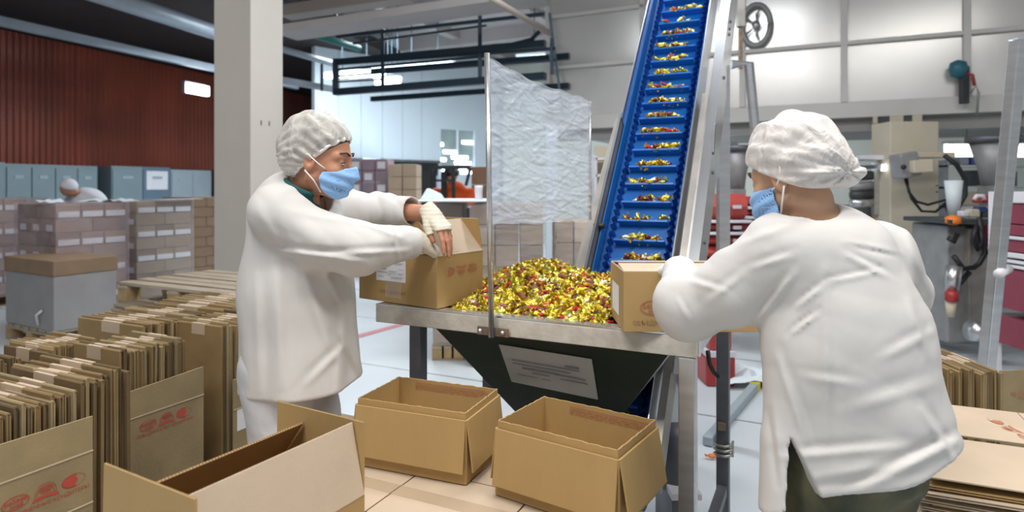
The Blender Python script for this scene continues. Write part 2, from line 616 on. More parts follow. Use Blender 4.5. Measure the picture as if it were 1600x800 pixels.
# red corrugated wall on the left
WD = Vector((.32, 1, 0)).normalized()
WN = Vector((WD.y, -WD.x, 0))               # towards the hall
W0 = Vector((-9.6, 12, 0))
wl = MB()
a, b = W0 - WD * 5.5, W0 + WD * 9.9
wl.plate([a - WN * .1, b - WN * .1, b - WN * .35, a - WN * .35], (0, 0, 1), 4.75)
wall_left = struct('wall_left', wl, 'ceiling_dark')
PITCH, NR = .125, 14
for k in range(9):
    st = W0 - WD * 5.5 + WD * (PITCH * NR * k)
    n = NR * 4
    lo, hi = [], []
    jit = random.uniform(-.012, .012)
    for i in range(n + 1):
        ph = (i % 4)
        dd = (0.0, .034, .034, 0.0)[ph] + jit
        q = st + WD * (PITCH * i / 4.0) + WN * (dd - .04)
        lo.append(q + Z * 1.9)
        hi.append(q + Z * (4.42))
    m = MB()
    m.add(lo + hi, [(i, i + 1, n + 2 + i, n + 1 + i) for i in range(n)])
    back = [p - WN * .03 for p in lo + hi]
    m.add(back, [(n + 1 + i, n + 2 + i, i + 1, i) for i in range(n)])
    struct('corrugated_sheet', m, 'wall_red', wall_left)

# white sandwich-panel wall at the back with a window
A0, A1 = P(492, 290, 15.0), P(772, 290, 19.0)
A0.z = A1.z = 0
BD = (A1 - A0).normalized()
BN = Vector((BD.y, -BD.x, 0))
WL = (A1 - A0).length
wb = MB()
def on_wall(s, z, off=0.0):
    return A0 + BD * s + BN * off + Z * z
xw0, xw1, zw0, zw1 = WL * .645, WL * .875, 1.75, 3.1
wb.plate([on_wall(0, 2.15), on_wall(xw0, 2.15), on_wall(xw0, 5.3), on_wall(0, 5.3)], -BN, .15)
wb.plate([on_wall(xw0, zw1), on_wall(xw1, zw1), on_wall(xw1, 5.3), on_wall(xw0, 5.3)], -BN, .15)
wb.plate([on_wall(xw0, 0), on_wall(xw1, 0), on_wall(xw1, zw0), on_wall(xw0, zw0)], -BN, .15)
wb.plate([on_wall(xw1, 0), on_wall(WL + .4, 0), on_wall(WL + .4, 5.3), on_wall(xw1, 5.3)], -BN, .15)
wall_back = struct('wall_back', wb, 'wall_white')
for k in range(1, 6):
    s_ = WL * .645 * k / 6.0
    struct('panel_joint', MB().bar(on_wall(s_, 2.15, .003), on_wall(s_, 5.3, .003), .012, .012), 'locker_pale', wall_back)
struct('lintel', MB().bar(on_wall(0, 2.13, .02), on_wall(xw0, 2.13, .02), .05, .06), 'steel_dark', wall_back)
win = struct('window_1', MB().plate([on_wall(xw0, zw0, -.08), on_wall(xw1, zw0, -.08), on_wall(xw1, zw1, -.08), on_wall(xw0, zw1, -.08)], -BN, .02), 'glass_hazy')
for s_ in (xw0 + .03, (xw0 + xw1) / 2, xw1 - .03):
    struct('window_frame', MB().bar(on_wall(s_, zw0, -.04), on_wall(s_, zw1, -.04), .06, .06), 'wall_white', win)
for z_ in (zw0 + .03, zw1 - .03):
    struct('window_frame', MB().bar(on_wall(xw0, z_, -.04), on_wall(xw1, z_, -.04), .06, .06), 'wall_white', win)
# lamps of the room beyond, seen in the window
for s_, z_, w in ((.72, 2.42, .5), (.78, 2.28, .6), (.80, 2.12, .6), (.76, 1.98, .7), (.83, 2.72, .4), (.67, 2.2, .25), (.66, 2.62, .18), (.69, 1.9, .25), (.82, 1.86, .4)):
    struct('lit_lamp', MB().bar(on_wall(WL * s_ - w / 2, z_, -.07), on_wall(WL * s_ + w / 2, z_, -.07), .01, .085), 'lamp_glow', win)
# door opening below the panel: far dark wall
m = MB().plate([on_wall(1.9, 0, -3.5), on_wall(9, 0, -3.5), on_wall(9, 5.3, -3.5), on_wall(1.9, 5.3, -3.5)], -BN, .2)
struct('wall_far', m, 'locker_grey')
# pale blue door beside the stacked boxes
q = [P(567, 250, 14.2), P(598, 250, 14.6)]
m = MB().plate([Vector((q[0].x, q[0].y, 0)), Vector((q[1].x, q[1].y, 0)), Vector((q[1].x, q[1].y, 2.1)), Vector((q[0].x, q[0].y, 2.1))], (0, 1, 0), .05)
door = struct('door_1', m, 'wall_white')
struct('door_edge', MB().bar(Vector((q[1].x, q[1].y - .03, 0)), Vector((q[1].x, q[1].y - .03, 2.1)), .10, .06), 'locker_blue', door)

# wall behind the platform, running to the right
m = MB()
e0 = A1 + U * .3
e1 = A1 + U * 17
m.plate([e0, e1, e1 + Z * 5.3, e0 + Z * 5.3], V, .2)
wall_right = struct('wall_right', m, 'wall_pale')

# beige pillar
pc = P(392, 290, 6.0)
pc.z = 0
m = MB()
p0, p1, p2 = pc - U * .50, pc, pc + V * .40
p3 = p0 + V * .40
m.plate([p0, p1, p2, p3], (0, 0, 1), 5.3)
pil = struct('trim_1', m, 'pillar_beige', bevel=.012)
pil['label'] = 'square beige concrete pillar between the red wall and the workers'
for yy in (190, 191):
    c = P(410 + (yy - 190) * 13, 190, 6.02)
    struct('bolt_hole', MB().obox(pc + V * (.12 + .1 * (yy - 190)) + U * .002 + Z * 2.08, U, V, Z, .006, .012, .045), 'bracket_brown', pil)

# ------------------------------------------------------------------ light-grey cable trays, pipes and lamps along the red wall


def pipe(name, px0, py0, d0, px1, py1, d1, w, h, mt, label, ext=(0, 0), cat='pipe'):
    a, b = P(px0, py0, d0), P(px1, py1, d1)
    dd = (b - a)
    a, b = a - dd * ext[0], b + dd * ext[1]
    m = MB()
    if h is None:
        m.tube([a, b], w, 10)
        return single(name, m, mt, label, cat, smooth=True)
    m.bar(a, b, w, h)
    return single(name, m, mt, label, cat)


pipe('lamp_rail', 0, 33, 9.0, 322, 104, 12.6, .10, .13, 'pipe_blue', 'long grey lamp rail running below the dark ceiling along the red wall', (.3, .75), 'rail')
pipe('ceiling_pipe', 160, -8, 8.4, 322, 46, 10.9, .13, None, 'pipe_blue', 'grey pipe under the dark ceiling, above the long lamp rail', (.3, .9))
pipe('ceiling_pipe', 445, 78, 9.8, 522, 100, 10.6, .05, None, 'pipe_blue', 'thin grey pipe beside the pillar, upper of the pair', (.1, 0))
pipe('lamp_rail', 445, 126, 9.8, 524, 140, 10.6, .09, .09, 'pipe_blue', 'short grey lamp rail ending at the dark steel frame', (.1, 0), 'rail')
pipe('teal_pipe', 470, 48, 9.4, 562, 76, 10.2, .055, None, 'pipe_teal', 'teal green pipe under the ceiling by the pillar', (.2, 0))
pipe('ceiling_pipe', 762, -6, 6.4, 850, 47, 7.0, .035, None, 'pipe_tan', 'tan diagonal pipe above the film-covered panel', (.4, .1))
lm = thing('wall_lamp', 'glowing fluorescent lamp mounted in front of the red wall', 'lamp', P(309, 140, 13.2))
c = P(309, 140, 13.2)
part('diffuser', MB().obox(c, WD, WN, Z, .55, .08, .20), 'lamp_glow', lm)
part('housing', MB().obox(c - WN * .08 + Z * .02, WD, WN, Z, .58, .08, .24), 'pipe_blue', lm)

# ceiling lamps far behind the steel frame
for i, (px, py, w, dd) in enumerate([(535, 118, .9, 13.5), (573, 117, .9, 13.5), (612, 111, .9, 13.2), (643, 107, .75, 13), (684, 103, .75, 13), (606, 128, .6, 13.2), (835, 91, .7, 12.4), (621, 110, .2, 13)]):
    c = P(px, py, dd)
    t = thing('ceiling_lamp', 'glowing long lamp hanging beyond the steel frame, %s from the pillar side' % ORD[i], 'lamp', c, group='lamps hanging beyond the steel frame')
    part('tube', MB().tube([c - U * w / 2, c + U * w / 2], .05, 8), 'lamp_glow', t, True)
    part('housing', MB().obox(c + Z * .07, U, V, Z, w * 1.04, .14, .05), 'wall_white', t)
    part('hanger', MB().bar(c + Z * .09, Vector((c.x, c.y, 5.3)), .015), 'truss_blue', t)

# ------------------------------------------------------------------ dark steel frame (pipe bridge)
T0 = P(526, 144, 10.0)
T0.z = 0
fr = thing('pipe_bridge', 'dark blue steel pipe bridge of rails and posts below the ceiling', 'frame', (T0.x, T0.y, 2.9))
def tz(py, px):
    # height on the bridge plane at pixel
    t = 0
    k = (px - 800) / FPX
    t = (k * T0.y - T0.x) / (U.x - k * U.y)
    p = T0 + U * t
    p.z = CAM_H - (py - HORIZON) / FPX * p.y
    return p
for a, b, w in (((524, 144), (852, 119), .10), ((524, 97), (852, 68), .085), ((526, 109), (760, 88), .035), ((526, 119), (868, 94), .03), ((526, 58), (850, 22), .045),
                ((526, 128), (600, 124), .025), ((552, 68), (760, 40), .028), ((526, 100), (868, 76), .04)):
    part('rail', MB().bar(tz(a[1], a[0]), tz(b[1], b[0]), w), 'truss_blue', fr)
for px, y0, y1, w in ((525, 92, 148, .09), (598, 44, 136, .05), (750, 22, 124, .055), (503, 100, 142, .04), (862, 60, 116, .05)):
    part('post', MB().bar(tz(y0, px), tz(y1, px), w), 'truss_blue', fr)
for off in (.9,):
    for a, b in (((524, 144), (852, 119)), ((524, 97), (852, 68))):
        part('rail', MB().bar(tz(a[1], a[0]) + V * off, tz(b[1], b[0]) + V * off, .08), 'truss_blue', fr)
pts = [tz(72, 770), tz(70, 800), tz(62, 830), tz(50, 842), tz(40, 846)]
part('bent_pipe', MB().tube(pts, .03), 'truss_blue', fr, True)
for px in (525, 750):
    q = tz(26, px)
    part('hanger', MB().bar(q, Vector((q.x, q.y, 5.3)), .04), 'truss_blue', fr)
# ducts and tray under the grey ceiling
m = MB().bar(P(446, 52, 9.0), P(850, -6, 7.6), .5, .10)
single('cable_tray', m, 'ceiling_grey', 'wide grey cable tray hung under the ceiling above the steel frame', 'tray')
single('cable_tray', MB().bar(P(446, 20, 9.6), P(640, -8, 9.0), .28, .16), 'pipe_tan', 'narrow brownish cable tray under the ceiling next to the pillar', 'tray')

# ------------------------------------------------------------------ lockers below the red wall


def locker(px0, px1, d0, d1, z1, mt, label, doors, paper=False):
    a, b = P(px0, 290, d0), P(px1, 290, d1)
    a.z = b.z = 0
    dd = (b - a).normalized()
    L = (b - a).length
    n = Vector((dd.y, -dd.x, 0))
    t = thing('metal_cabinet', label, 'cabinet', tuple(a))
    part('body', MB().plate([a, b, b - n * .5, a - n * .5], Z, z1), mt, t)
    for k in range(doors):
        w = L / doors
        s0 = a + dd * (w * k + .02)
        s1 = a + dd * (w * (k + 1) - .02)
        dr = part('door', MB().plate([s0 + n * .0 + Z * .12, s1 + Z * .12, s1 + Z * (z1 - .06), s0 + Z * (z1 - .06)], n, .02), mt, t)
        subpart('vent', MB().obox((s0 + s1) / 2 + n * .025 + Z * (z1 - .24), dd, n, Z, w * .35, .01, .06), 'locker_pale', dr)
        subpart('handle', MB().obox(s1 - dd * .06 + n * .03 + Z * 1.05, dd, n, Z, .02, .03, .12), 'steel', dr)
        if paper:
            subpart('notice', MB().obox((s0 + s1) / 2 + n * .024 + Z * (z1 - .30), dd, n, Z, w * .75, .006, .42), 'paper_white', dr)
    return t


def wz(px):
    """depth of the locker front at a pixel"""
    k = (px - 800) / FPX
    return ((W0.x + .62) - .32 * 12) / (k - .32)


locker(-40, 8, wz(-40), wz(8), 1.9, 'locker_grey', 'grey metal cabinet at the edge, before the four-door cabinet', 1)
locker(8, 152, wz(8), wz(152), 1.88, 'locker_grey', 'grey four-door metal cabinet behind the white-capped stooping worker', 4)
locker(174, 222, wz(174), wz(222), 1.9, 'locker_grey', 'grey metal cabinet just past the black gap', 1)
locker(222, 266, wz(222), wz(266), 1.9, 'locker_blue', 'blue-grey metal cabinet with a white notice on its door', 1, True)
locker(267, 330, wz(267), wz(330), 1.86, 'locker_pale', 'pale blue-grey metal cabinet half hidden by the pillar', 2)

# ------------------------------------------------------------------ mezzanine platform on the right
PB = P(1365, 182, 7.6)
pb0 = Vector((PB.x, PB.y, 0))
def on_plat(px, z, off=0.0):
    k = (px - 800) / FPX
    t = (k * pb0.y - pb0.x) / (U.x - k * U.y)
    return pb0 + U * t + V * off + Z * z
ZB0, ZB1 = 2.30, 2.49
L0, L1 = 853, 1760
plat = thing('mezzanine_platform', 'white steel mezzanine with glossy wall panels behind the conveyor', 'platform', tuple(on_plat(L0, 0)))
part('front_girder', MB().plate([on_plat(L0, ZB0), on_plat(L1, ZB0), on_plat(L1, ZB1), on_plat(L0, ZB1)], V, .12), 'platform_white', plat)
part('lower_girder', MB().plate([on_plat(L0, ZB0 - .16, .15), on_plat(L1, ZB0 - .16, .15), on_plat(L1, ZB0, .15), on_plat(L0, ZB0, .15)], V, .1), 'platform_grey', plat)
part('deck', MB().plate([on_plat(L0, ZB0 - .02, .1), on_plat(L1, ZB0 - .02, .1), on_plat(L1, ZB0 - .02, .1) + V * 4, on_plat(L0, ZB0 - .02, .1) + V * 4], Z, .1), 'platform_grey', plat)
for px, wide in ((857, .07), (1004, .05), (1160, .05), (1319, .045), (1511, .07), (1720, .06)):
    part('mullion', MB().bar(on_plat(px, ZB1), on_plat(px, 4.6), wide, .07, up=U), 'platform_white', plat)
RZ = (3.20, 3.95)
for z_ in RZ:
    part('cross_rail', MB().bar(on_plat(L0, z_), on_plat(L1, z_), .05, .045), 'platform_white', plat)
xs = [857, 1004, 1160, 1319, 1511, 1720]
zs = [ZB1, RZ[0], RZ[1], 4.6]
for i in range(5):
    for j in range(3):
        a, b = on_plat(xs[i], 0, .04), on_plat(xs[i + 1], 0, .04)
        jx = random.uniform(-.012, .012)
        n = V + U * jx
        part('panel', MB().plate([a + Z * zs[j], b + Z * zs[j] + V * jx, b + Z * zs[j + 1] + V * jx * .5, a + Z * zs[j + 1]], V, .02), 'pane_metal', plat)
part('diagonal_brace', MB().bar(on_plat(861, 4.0, -.06), on_plat(882, 2.5, -.06), .03), 'locker_blue', plat)
# girder details
for px, w in ((1367, .05), (1400, .14), (1432, .10)):
    c = on_plat(px, ZB0 - .05, -.04)
    part('bracket', MB().obox(c, U, V, Z, w, .08, .09), 'machine_cream', plat, bevel=.01)
part('bracket', MB().obox(on_plat(1382, ZB0 - .06, -.02), U, V, Z, .1, .06, .07), 'machine_dark', plat)
part('bracket', MB().obox(on_plat(1416, ZB0 - .06, -.02), U, V, Z, .1, .06, .07), 'machine_dark', plat)
# dark round shape with rim and spokes, in front of the panels
c = on_plat(1182, 3.52, -.05)
disc = thing('round_disc', 'dark round disc in front of the mezzanine panels above the worker', 'disc', tuple(c))
ring = MB()
rp = [c + (U * math.cos(2 * math.pi * k / 20) * .17 + Z * math.sin(2 * math.pi * k / 20) * .26) for k in range(21)]
part('rim', MB().tube(rp, .035, 8), 'machine_grey', disc, True)
for k in range(5):
    aa = 2 * math.pi * k / 5
    e = c + U * math.cos(aa) * .14 + Z * math.sin(aa) * .21
    part('spoke', MB().plate([c, c + (e - c) * .6 + V * .02, e, c + (e - c) * .7 - U * .04], V, .008), 'machine_grey', disc)
part('hub', MB().tube([c - V * .04, c + V * .02], .05, 10), 'steel', disc, True)
# teal cup-shaped valve with a handle standing on the girder
c = on_plat(1494, 2.78, -.12)
vv = thing('valve_lamp', 'small teal round signal device on a short dark post above the girder', 'device', tuple(on_plat(1503, ZB1 - .1, -.12)))
part('head', MB().lathe([(.02, -.10), (.07, -.08), (.095, 0), (.08, .07), (.02, .10)], c, 14), 'teal_plastic', vv, True)
part('post', MB().bar(on_plat(1503, ZB1 - .1, -.12), on_plat(1503, 2.80, -.12), .07), 'machine_dark', vv)
part('lever', MB().tube([on_plat(1505, 2.72, -.13), on_plat(1515, 2.70, -.15), on_plat(1518, 2.58, -.15)], .018, 8), 'machine_red', vv, True)
part('cable', MB().tube([on_plat(1512, 2.5, -.15), on_plat(1520, 2.58, -.16), on_plat(1524, 2.5, -.16), on_plat(1522, 2.25, -.14)], .012, 8), 'machine_grey', vv, True)

# columns of the platform
def column(px0, px1, d, label, z1, mt='pillar_cream'):
    a, b = P(px0, 290, d), P(px1, 290, d)
    a.z = b.z = 0
    w = (b - a).length
    c = (a + b) / 2 + Vector((0, w / 2, 0))
    t = thing('platform_column', label, 'column', tuple(c))
    part('shaft', MB().obox(c + Z * z1 / 2, (1, 0, 0), (0, 1, 0), Z, w, w * .7, z1), mt, t, bevel=.01)
    return t, c, w
cl, cc, cw = column(1398, 1475, 6.6, 'broad cream column carrying the mezzanine, with a switch box and looping cables', 2.15)
part('band', MB().obox(P(1436, 243, 6.38), (1, 0, 0), (0, 1, 0), Z, cw * 1.02, .3, .05), 'machine_cream', cl, bevel=.005)
part('base_box', MB().obox(P(1449, 387, 6.35), (1, 0, 0), (0, 1, 0), Z, .28, .12, .18), 'machine_grey', cl, bevel=.01)
part('name_plate', MB().obox(P(1449, 393, 6.27), (1, 0, 0), (0, 1, 0), Z, .16, .02, .045), 'rail_white', cl)
for px, py in ((1464, 290), (1464, 300), (1410, 430), (1468, 470)):
    part('rivet', MB().obox(P(px, py, 6.43), (1, 0, 0), (0, 1, 0), Z, .012, .02, .012), 'machine_dark', cl)
sb = thing('switch_box', 'tilted grey and cream control box fixed on the cream column', 'switch box', P(1425, 262, 6.25))
part('back_box', MB().obox(P(1414, 258, 6.25), Vector((.97, 0, .2)), (0, 1, 0), Vector((-.2, 0, .97)), .18, .2, .24), 'machine_grey', sb, bevel=.015)
part('front_box', MB().obox(P(1437, 260, 6.15), Vector((1, 0, .05)), (0, 1, 0), Vector((-.05, 0, 1)), .19, .12, .12), 'machine_cream', sb, bevel=.01)
part('lens', MB().tube([P(1412, 261, 6.12), P(1412, 261, 6.06)], .025, 10), 'cable_black', sb, True)
for i, (pts, lab) in enumerate([
        ([(1416, 275), (1420, 300), (1432, 315), (1450, 320), (1478, 312), (1480, 330)], 'thin dark cable sagging across the cream column, upper loop'),
        ([(1414, 278), (1424, 310), (1440, 330), (1462, 331), (1477, 318)], 'thin dark cable sagging across the cream column, lower loop'),
        ([(1476, 243), (1495, 258), (1508, 280), (1508, 305), (1496, 326), (1482, 345), (1480, 380)], 'thick black hose curving down beside the cream column')]):
    single('cable', MB().tube([P(x, y, 6.1 if i == 2 else 6.3) for x, y in pts], .022 if i == 2 else .013, 8), 'cable_black', lab, 'cable', smooth=True)

for px0, px1, d, lab in ((853, 872, 7.6, 'slim white post under the mezzanine, left of the conveyor'), (1390, 1400, 8.2, 'thin white post behind the cream column')):
    column(px0, px1, d, lab, 2.2, 'wall_white')

# white strip curtain behind the cream column
cur = thing('strip_curtain', 'pale translucent strip curtain hanging behind the cream column', 'curtain', P(1410, 470, 7.6))
for k in range(4):
    x0 = 1390 + 14 * k
    a, b = P(x0, 238 + (6 if k % 2 else 0), 7.6), P(x0 + 13.4, 238, 7.6)
    part('strip', MB().plate([Vector((a.x, a.y, .05)), Vector((b.x, b.y, .05)), b, a], (0, 1, 0), .02), 'curtain_white', cur)

# lamps below the platform
for px0, px1, py, dd, lab in ((1106, 1150, 236, 9.2, 'lamp glowing under the mezzanine right of the conveyor'), (1478, 1545, 235, 8.6, 'wide lamp glowing under the mezzanine beside the cream column'),
                              (1566, 1612, 235, 8.2, 'lamp glowing under the mezzanine at the far edge beside the stair rail')):
    a, b = P(px0, py, dd), P(px1, py, dd)
    t = thing('under_deck_lamp', lab, 'lamp', tuple((a + b) / 2))
    part('diffuser', MB().bar(a, b, .08, .17), 'lamp_soft', t)
    part('housing', MB().bar(a + Z * .10, b + Z * .10, .16, .04), 'platform_white', t)
    c = (a + b) / 2
    part('hanger', MB().bar(c + Z * .11, Vector((c.x, c.y, 2.285)), .02), 'platform_grey', t)

# two hanging funnels of the packing machines
def funnel(px, py0, py1, d, r, label):
    a, b = P(px, py0, d), P(px, py1, d)
    t = thing('metal_funnel', label, 'funnel', tuple(b))
    part('cone', MB().tube([a, a * .35 + b * .65, b], [r, r * .62, r * .5], 18), 'machine_grey', t, True)
    part('rim', MB().tube([a + Z * .03, a - Z * .03], r * 1.12, 18), 'steel_dark', t, True)
    part('bracket', MB().bar(b, b - Z * .12, r * .9), 'machine_grey', t)
funnel(1152, 232, 295, 6.8, .15, 'grey metal funnel above the red bins next to the worker\'s cap')
funnel(1553, 218, 290, 6.2, .21, 'grey metal funnel under the mezzanine beside the inclined stair rail')

# ================================================================== MACHINES UNDER THE PLATFORM
# red bin rack next to the conveyor
def bin_rack(px0, px1, d, rows, label, matn, ybot, posts=True):
    a = P(px0, ybot, d)
    t = thing('bin_rack', label, 'rack', (a.x, a.y, 0))
    for (y0, y1, kind) in rows:
        A, B = P(px0, y1, d), P(px1, y0, d)
        if kind == 'bin':
            m = MB()
            n = 7
            x0, x1 = A.x, B.x
            z0, z1 = A.z, B.z
            ring = []
            for i in range(n):
                tt = i / (n - 1)
                bul = -.16 * math.sin(math.pi * (0.15 + .7 * tt)) + .06
                ring.append((bul, z0 + (z1 - z0) * tt))
            vs, fs = [], []
            for x in (x0, x1):
                for (yy, zz) in ring:
                    vs.append((x, d + yy, zz))
                vs.append((x, d + .45, z1))
                vs.append((x, d + .45, z0))
            k = n + 2
            for i in range(k):
                j = (i + 1) % k
                fs.append((i, k + i, k + j, j))
            fs += [tuple(range(k)), tuple(reversed(range(k, 2 * k)))]
            m.add(vs, fs)
            bn = part('bin', m, matn, t)
            c = Vector(((x0 * .3 + x1 * .7), d - .13, (z0 + z1) / 2))
            subpart('tag', MB().obox(c, (1, 0, 0), (0, 1, 0), Z, .07, .02, .03), 'rail_white', bn)
        else:
            part('rail', MB().box(A.x - .02, B.x + .02, d - .16, d + .4, A.z, B.z), 'rail_white', t, bevel=.005)
    if posts:
        for px in (px0, px1):
            q = P(px, 300, d)
            part('post', MB().box(q.x - .03, q.x + .03, d + .38, d + .44, 0, P(px, rows[0][0], d).z), 'rail_white', t)
    return t
bin_rack(1101, 1162, 5.6, [(303, 342, 'bin'), (343, 347, 'rail'), (348, 360, 'bin'), (361, 365, 'rail'), (366, 382, 'bin'), (384, 402, 'bin'), (404, 440, 'bin')],
         'rack of rounded red bins with white rails, right of the conveyor', 'bin_red', 440)
bin_rack(1163, 1194, 6.2, [(308, 320, 'bin'), (322, 326, 'rail'), (328, 336, 'bin'), (337, 341, 'rail'), (344, 347, 'rail'), (352, 380, 'bin')],
         'narrow rack of brownish red bins behind the worker\'s blue mask', 'machine_red', 380)
bin_rack(1622, 1720, 4.6, [(300, 318, 'rail'), (320, 352, 'bin'), (354, 371, 'bin'), (373, 378, 'rail'), (379, 398, 'bin'), (400, 408, 'rail'), (412, 417, 'rail'), (420, 425, 'rail'), (428, 494, 'bin'), (508, 555, 'bin')],
         'maroon and red bins with lilac rails beyond the inclined stair rail', 'machine_maroon', 590)

# greenish low wall strip and small packing machine behind the worker's cap
pm = thing('packing_machine', 'small white and steel packing machine between the worker\'s cap and the curtain', 'machine', (P(1350, 300, 7.0).x, 7.0, 0))
part('cabinet', MB().obox(P(1368, 330, 7.45), (1, 0, 0), (0, 1, 0), Z, .26, .5, .62), 'pillar_cream', pm, bevel=.01)
part('top_plate', MB().obox(P(1352, 247, 7.0), (1, 0, 0), (0, 1, 0), Z, .30, .4, .05), 'rail_white', pm, bevel=.01)
part('arm', MB().bar(P(1322, 263, 6.8), P(1376, 260, 6.8), .04), 'steel_dark', pm)
part('column', MB().bar(P(1368, 250, 6.9), P(1368, 335, 6.9), .06), 'steel', pm)
for y, mt_ in ((276, 'machine_dark'), (292, 'machine_grey'), (305, 'machine_dark'), (318, 'steel')):
    part('roller', MB().tube([P(1330, y, 6.9), P(1362, y - 2, 6.9)], .05, 10), mt_, pm, True)
for x, y in ((1381, 259), (1380, 265)):
    part('indicator', MB().obox(P(x, y, 6.75), (1, 0, 0), (0, 1, 0), Z, .03, .03, .03), 'lamp_soft', pm)
part('body', MB().box(P(1325, 330, 7.0).x, P(1388, 330, 7.0).x, 7.1, 7.5, 0, P(1340, 322, 7).z), 'machine_grey', pm)
# grey machine with hoses between column and stair rail
gm = thing('wrapping_machine', 'grey wrapping machine with dark hoses and an orange knob, beside the cream column', 'machine', (P(1510, 300, 5.6).x, 5.6, 0))
x0, x1 = P(1480, 0, 5.6).x, P(1548, 0, 5.6).x
part('cabinet', MB().box(x0, x1, 5.6, 6.1, .1, P(0, 352, 5.6).z), 'machine_grey', gm, bevel=.015)
part('side_panel', MB().box(P(1512, 0, 5.55).x, P(1546, 0, 5.55).x, 5.53, 5.6, P(0, 520, 5.55).z, P(0, 356, 5.55).z), 'steel_dull', gm, bevel=.01)
part('top_shelf', MB().box(P(1478, 0, 5.5).x, P(1556, 0, 5.5).x, 5.45, 6.1, P(0, 350, 5.5).z, P(0, 343, 5.5).z), 'machine_dark', gm)
part('inner_column', MB().box(P(1541, 0, 5.5).x, P(1550, 0, 5.5).x, 5.48, 5.56, P(0, 400, 5.5).z, P(0, 346, 5.5).z), 'rail_white', gm)
part('red_stripe', MB().box(P(1544, 0, 5.45).x, P(1547, 0, 5.45).x, 5.46, 5.5, P(0, 385, 5.45).z, P(0, 352, 5.45).z), 'machine_maroon', gm)
part('knob', MB().lathe([(.03, -.03), (.065, -.012), (.06, .035), (.02, .055)], P(1489, 346, 5.5), 14), 'orange_plastic', gm, True)
part('red_knob', MB().lathe([(.01, -.06), (.05, -.04), (.05, .03), (.01, .05)], P(1487, 462, 5.4), 12), 'machine_red', gm, True)
part('nozzle', MB().tube([P(1486, 470, 5.42), P(1485, 495, 5.42)], [.045, .03], 10), 'machine_cream', gm, True)
part('cylinder', MB().tube([P(1492, 415, 5.45), P(1486, 455, 5.45)], .06, 12), 'steel', gm, True)
part('motor', MB().tube([P(1515, 516, 5.3), P(1540, 520, 5.3)], .085, 14), 'steel', gm, True)
part('feeder', MB().tube([P(1490, 282, 5.9), P(1490, 338, 5.9)], [.075, .045], 14), 'curtain_white', gm, True)
for pts in ([(1530, 340), (1534, 370), (1540, 395), (1530, 412), (1522, 418), (1505, 420), (1490, 400)], [(1526, 352), (1520, 375), (1528, 390), (1535, 378), (1532, 360)],
            [(1482, 372), (1490, 378), (1496, 365)], [(1490, 450), (1502, 440), (1515, 425)]):
    part('hose', MB().tube([P(x, y, 5.45) for x, y in pts], .022, 8), 'cable_black', gm, True)
rc = thing('red_tool_case', 'small red case lying on the machine below the funnel', 'case', tuple(P(1541, 318, 5.5)))
part('shell', MB().obox(P(1541, 311, 5.6), (1, 0, 0), (0, 1, 0), Z, .16, .15, .07), 'machine_red', rc, bevel=.015)
part('handle', MB().tube([P(1522, 312, 5.5), P(1526, 306, 5.5), P(1536, 306, 5.5), P(1538, 312, 5.5)], .018, 8), 'rail_white', rc, True)
for i, (x, y, s, mt_) in enumerate(((1519, 333, .07, 'machine_cream'), (1531, 328, .06, 'navy_plastic'), (1505, 334, .05, 'rail_white'), (1548, 331, .06, 'machine_maroon'), (1537, 335, .05, 'machine_dark'))):
    nm = ['cream', 'navy', 'white', 'maroon', 'black'][i]
    single('machine_fitting', MB().obox(P(x, y, 5.58), (1, 0, 0), (0, 1, 0), Z, s * 1.3, .08, s), mt_, 'small %s fitting on top of the grey wrapping machine' % nm, 'fitting', bevel=.012)
# shelf unit and blue boxes far under the deck
fx = thing('storage_shelf', 'far shelf with blue boxes under the mezzanine lamps', 'shelf', (P(1530, 300, 9.5).x, 9.5, 0))
for y in (258, 292, 322):
    part('shelf_board', MB().box(P(1478, 0, 9.5).x, P(1640, 0, 9.5).x, 9.5, 9.9, P(0, y + 3, 9.5).z, P(0, y, 9.5).z), 'rail_white', fx)
for px in (1478, 1560, 1636):
    part('upright', MB().box(P(px, 0, 9.5).x, P(px + 4, 0, 9.5).x, 9.5, 9.9, 0, P(0, 250, 9.5).z), 'machine_grey', fx)
for i, (xa, xb, ya, yb, mt_, nm) in enumerate(((1518, 1537, 240, 257, 'print_blue', 'bright blue box on the upper board of the far shelf'), (1500, 1514, 246, 257, 'locker_pale', 'pale grey box on the upper board of the far shelf'),
                                              (1520, 1534, 266, 291, 'machine_dark', 'black box on the middle board of the far shelf'), (1566, 1590, 268, 291, 'locker_blue', 'blue-grey box on the middle board of the far shelf'),
                                              (1498, 1530, 300, 321, 'machine_cream', 'cream box on the lowest visible board of the far shelf'))):
    single('storage_box', MB().box(P(xa, 0, 9.55).x, P(xb, 0, 9.55).x, 9.55, 9.8, P(0, yb, 9.55).z, P(0, ya, 9.55).z), mt_, nm, 'box', bevel=.01)
# cable loop and bracket shelf left of the conveyor
sh = thing('wire_shelf', 'white shelf frame behind the conveyor leg', 'shelf', (P(945, 300, 7.4).x, 7.4, 0))
for y in (246, 272, 313, 355):
    part('shelf_board', MB().box(P(931, 0, 7.4).x, P(968, 0, 7.4).x, 7.4, 7.7, P(0, y + 4, 7.4).z, P(0, y, 7.4).z), 'rail_white', sh)
part('upright', MB().box(P(929, 0, 7.4).x, P(933, 0, 7.4).x, 7.4, 7.7, 0, P(0, 243, 7.4).z), 'rail_white', sh)
part('back', MB().box(P(929, 0, 7.8).x, P(968, 0, 7.8).x, 7.75, 7.8, 0, P(0, 225, 7.4).z), 'machine_cream', sh)
single('cable', MB().tube([on_plat(950, 2.16, .2), P(954, 226, 9.1), P(959, 232, 9.1), P(962, 226, 9.1), on_plat(961, 2.16, .2)], .015, 8), 'cable_black', 'short dark cable hanging under the mezzanine girder by the conveyor', 'cable', smooth=True)

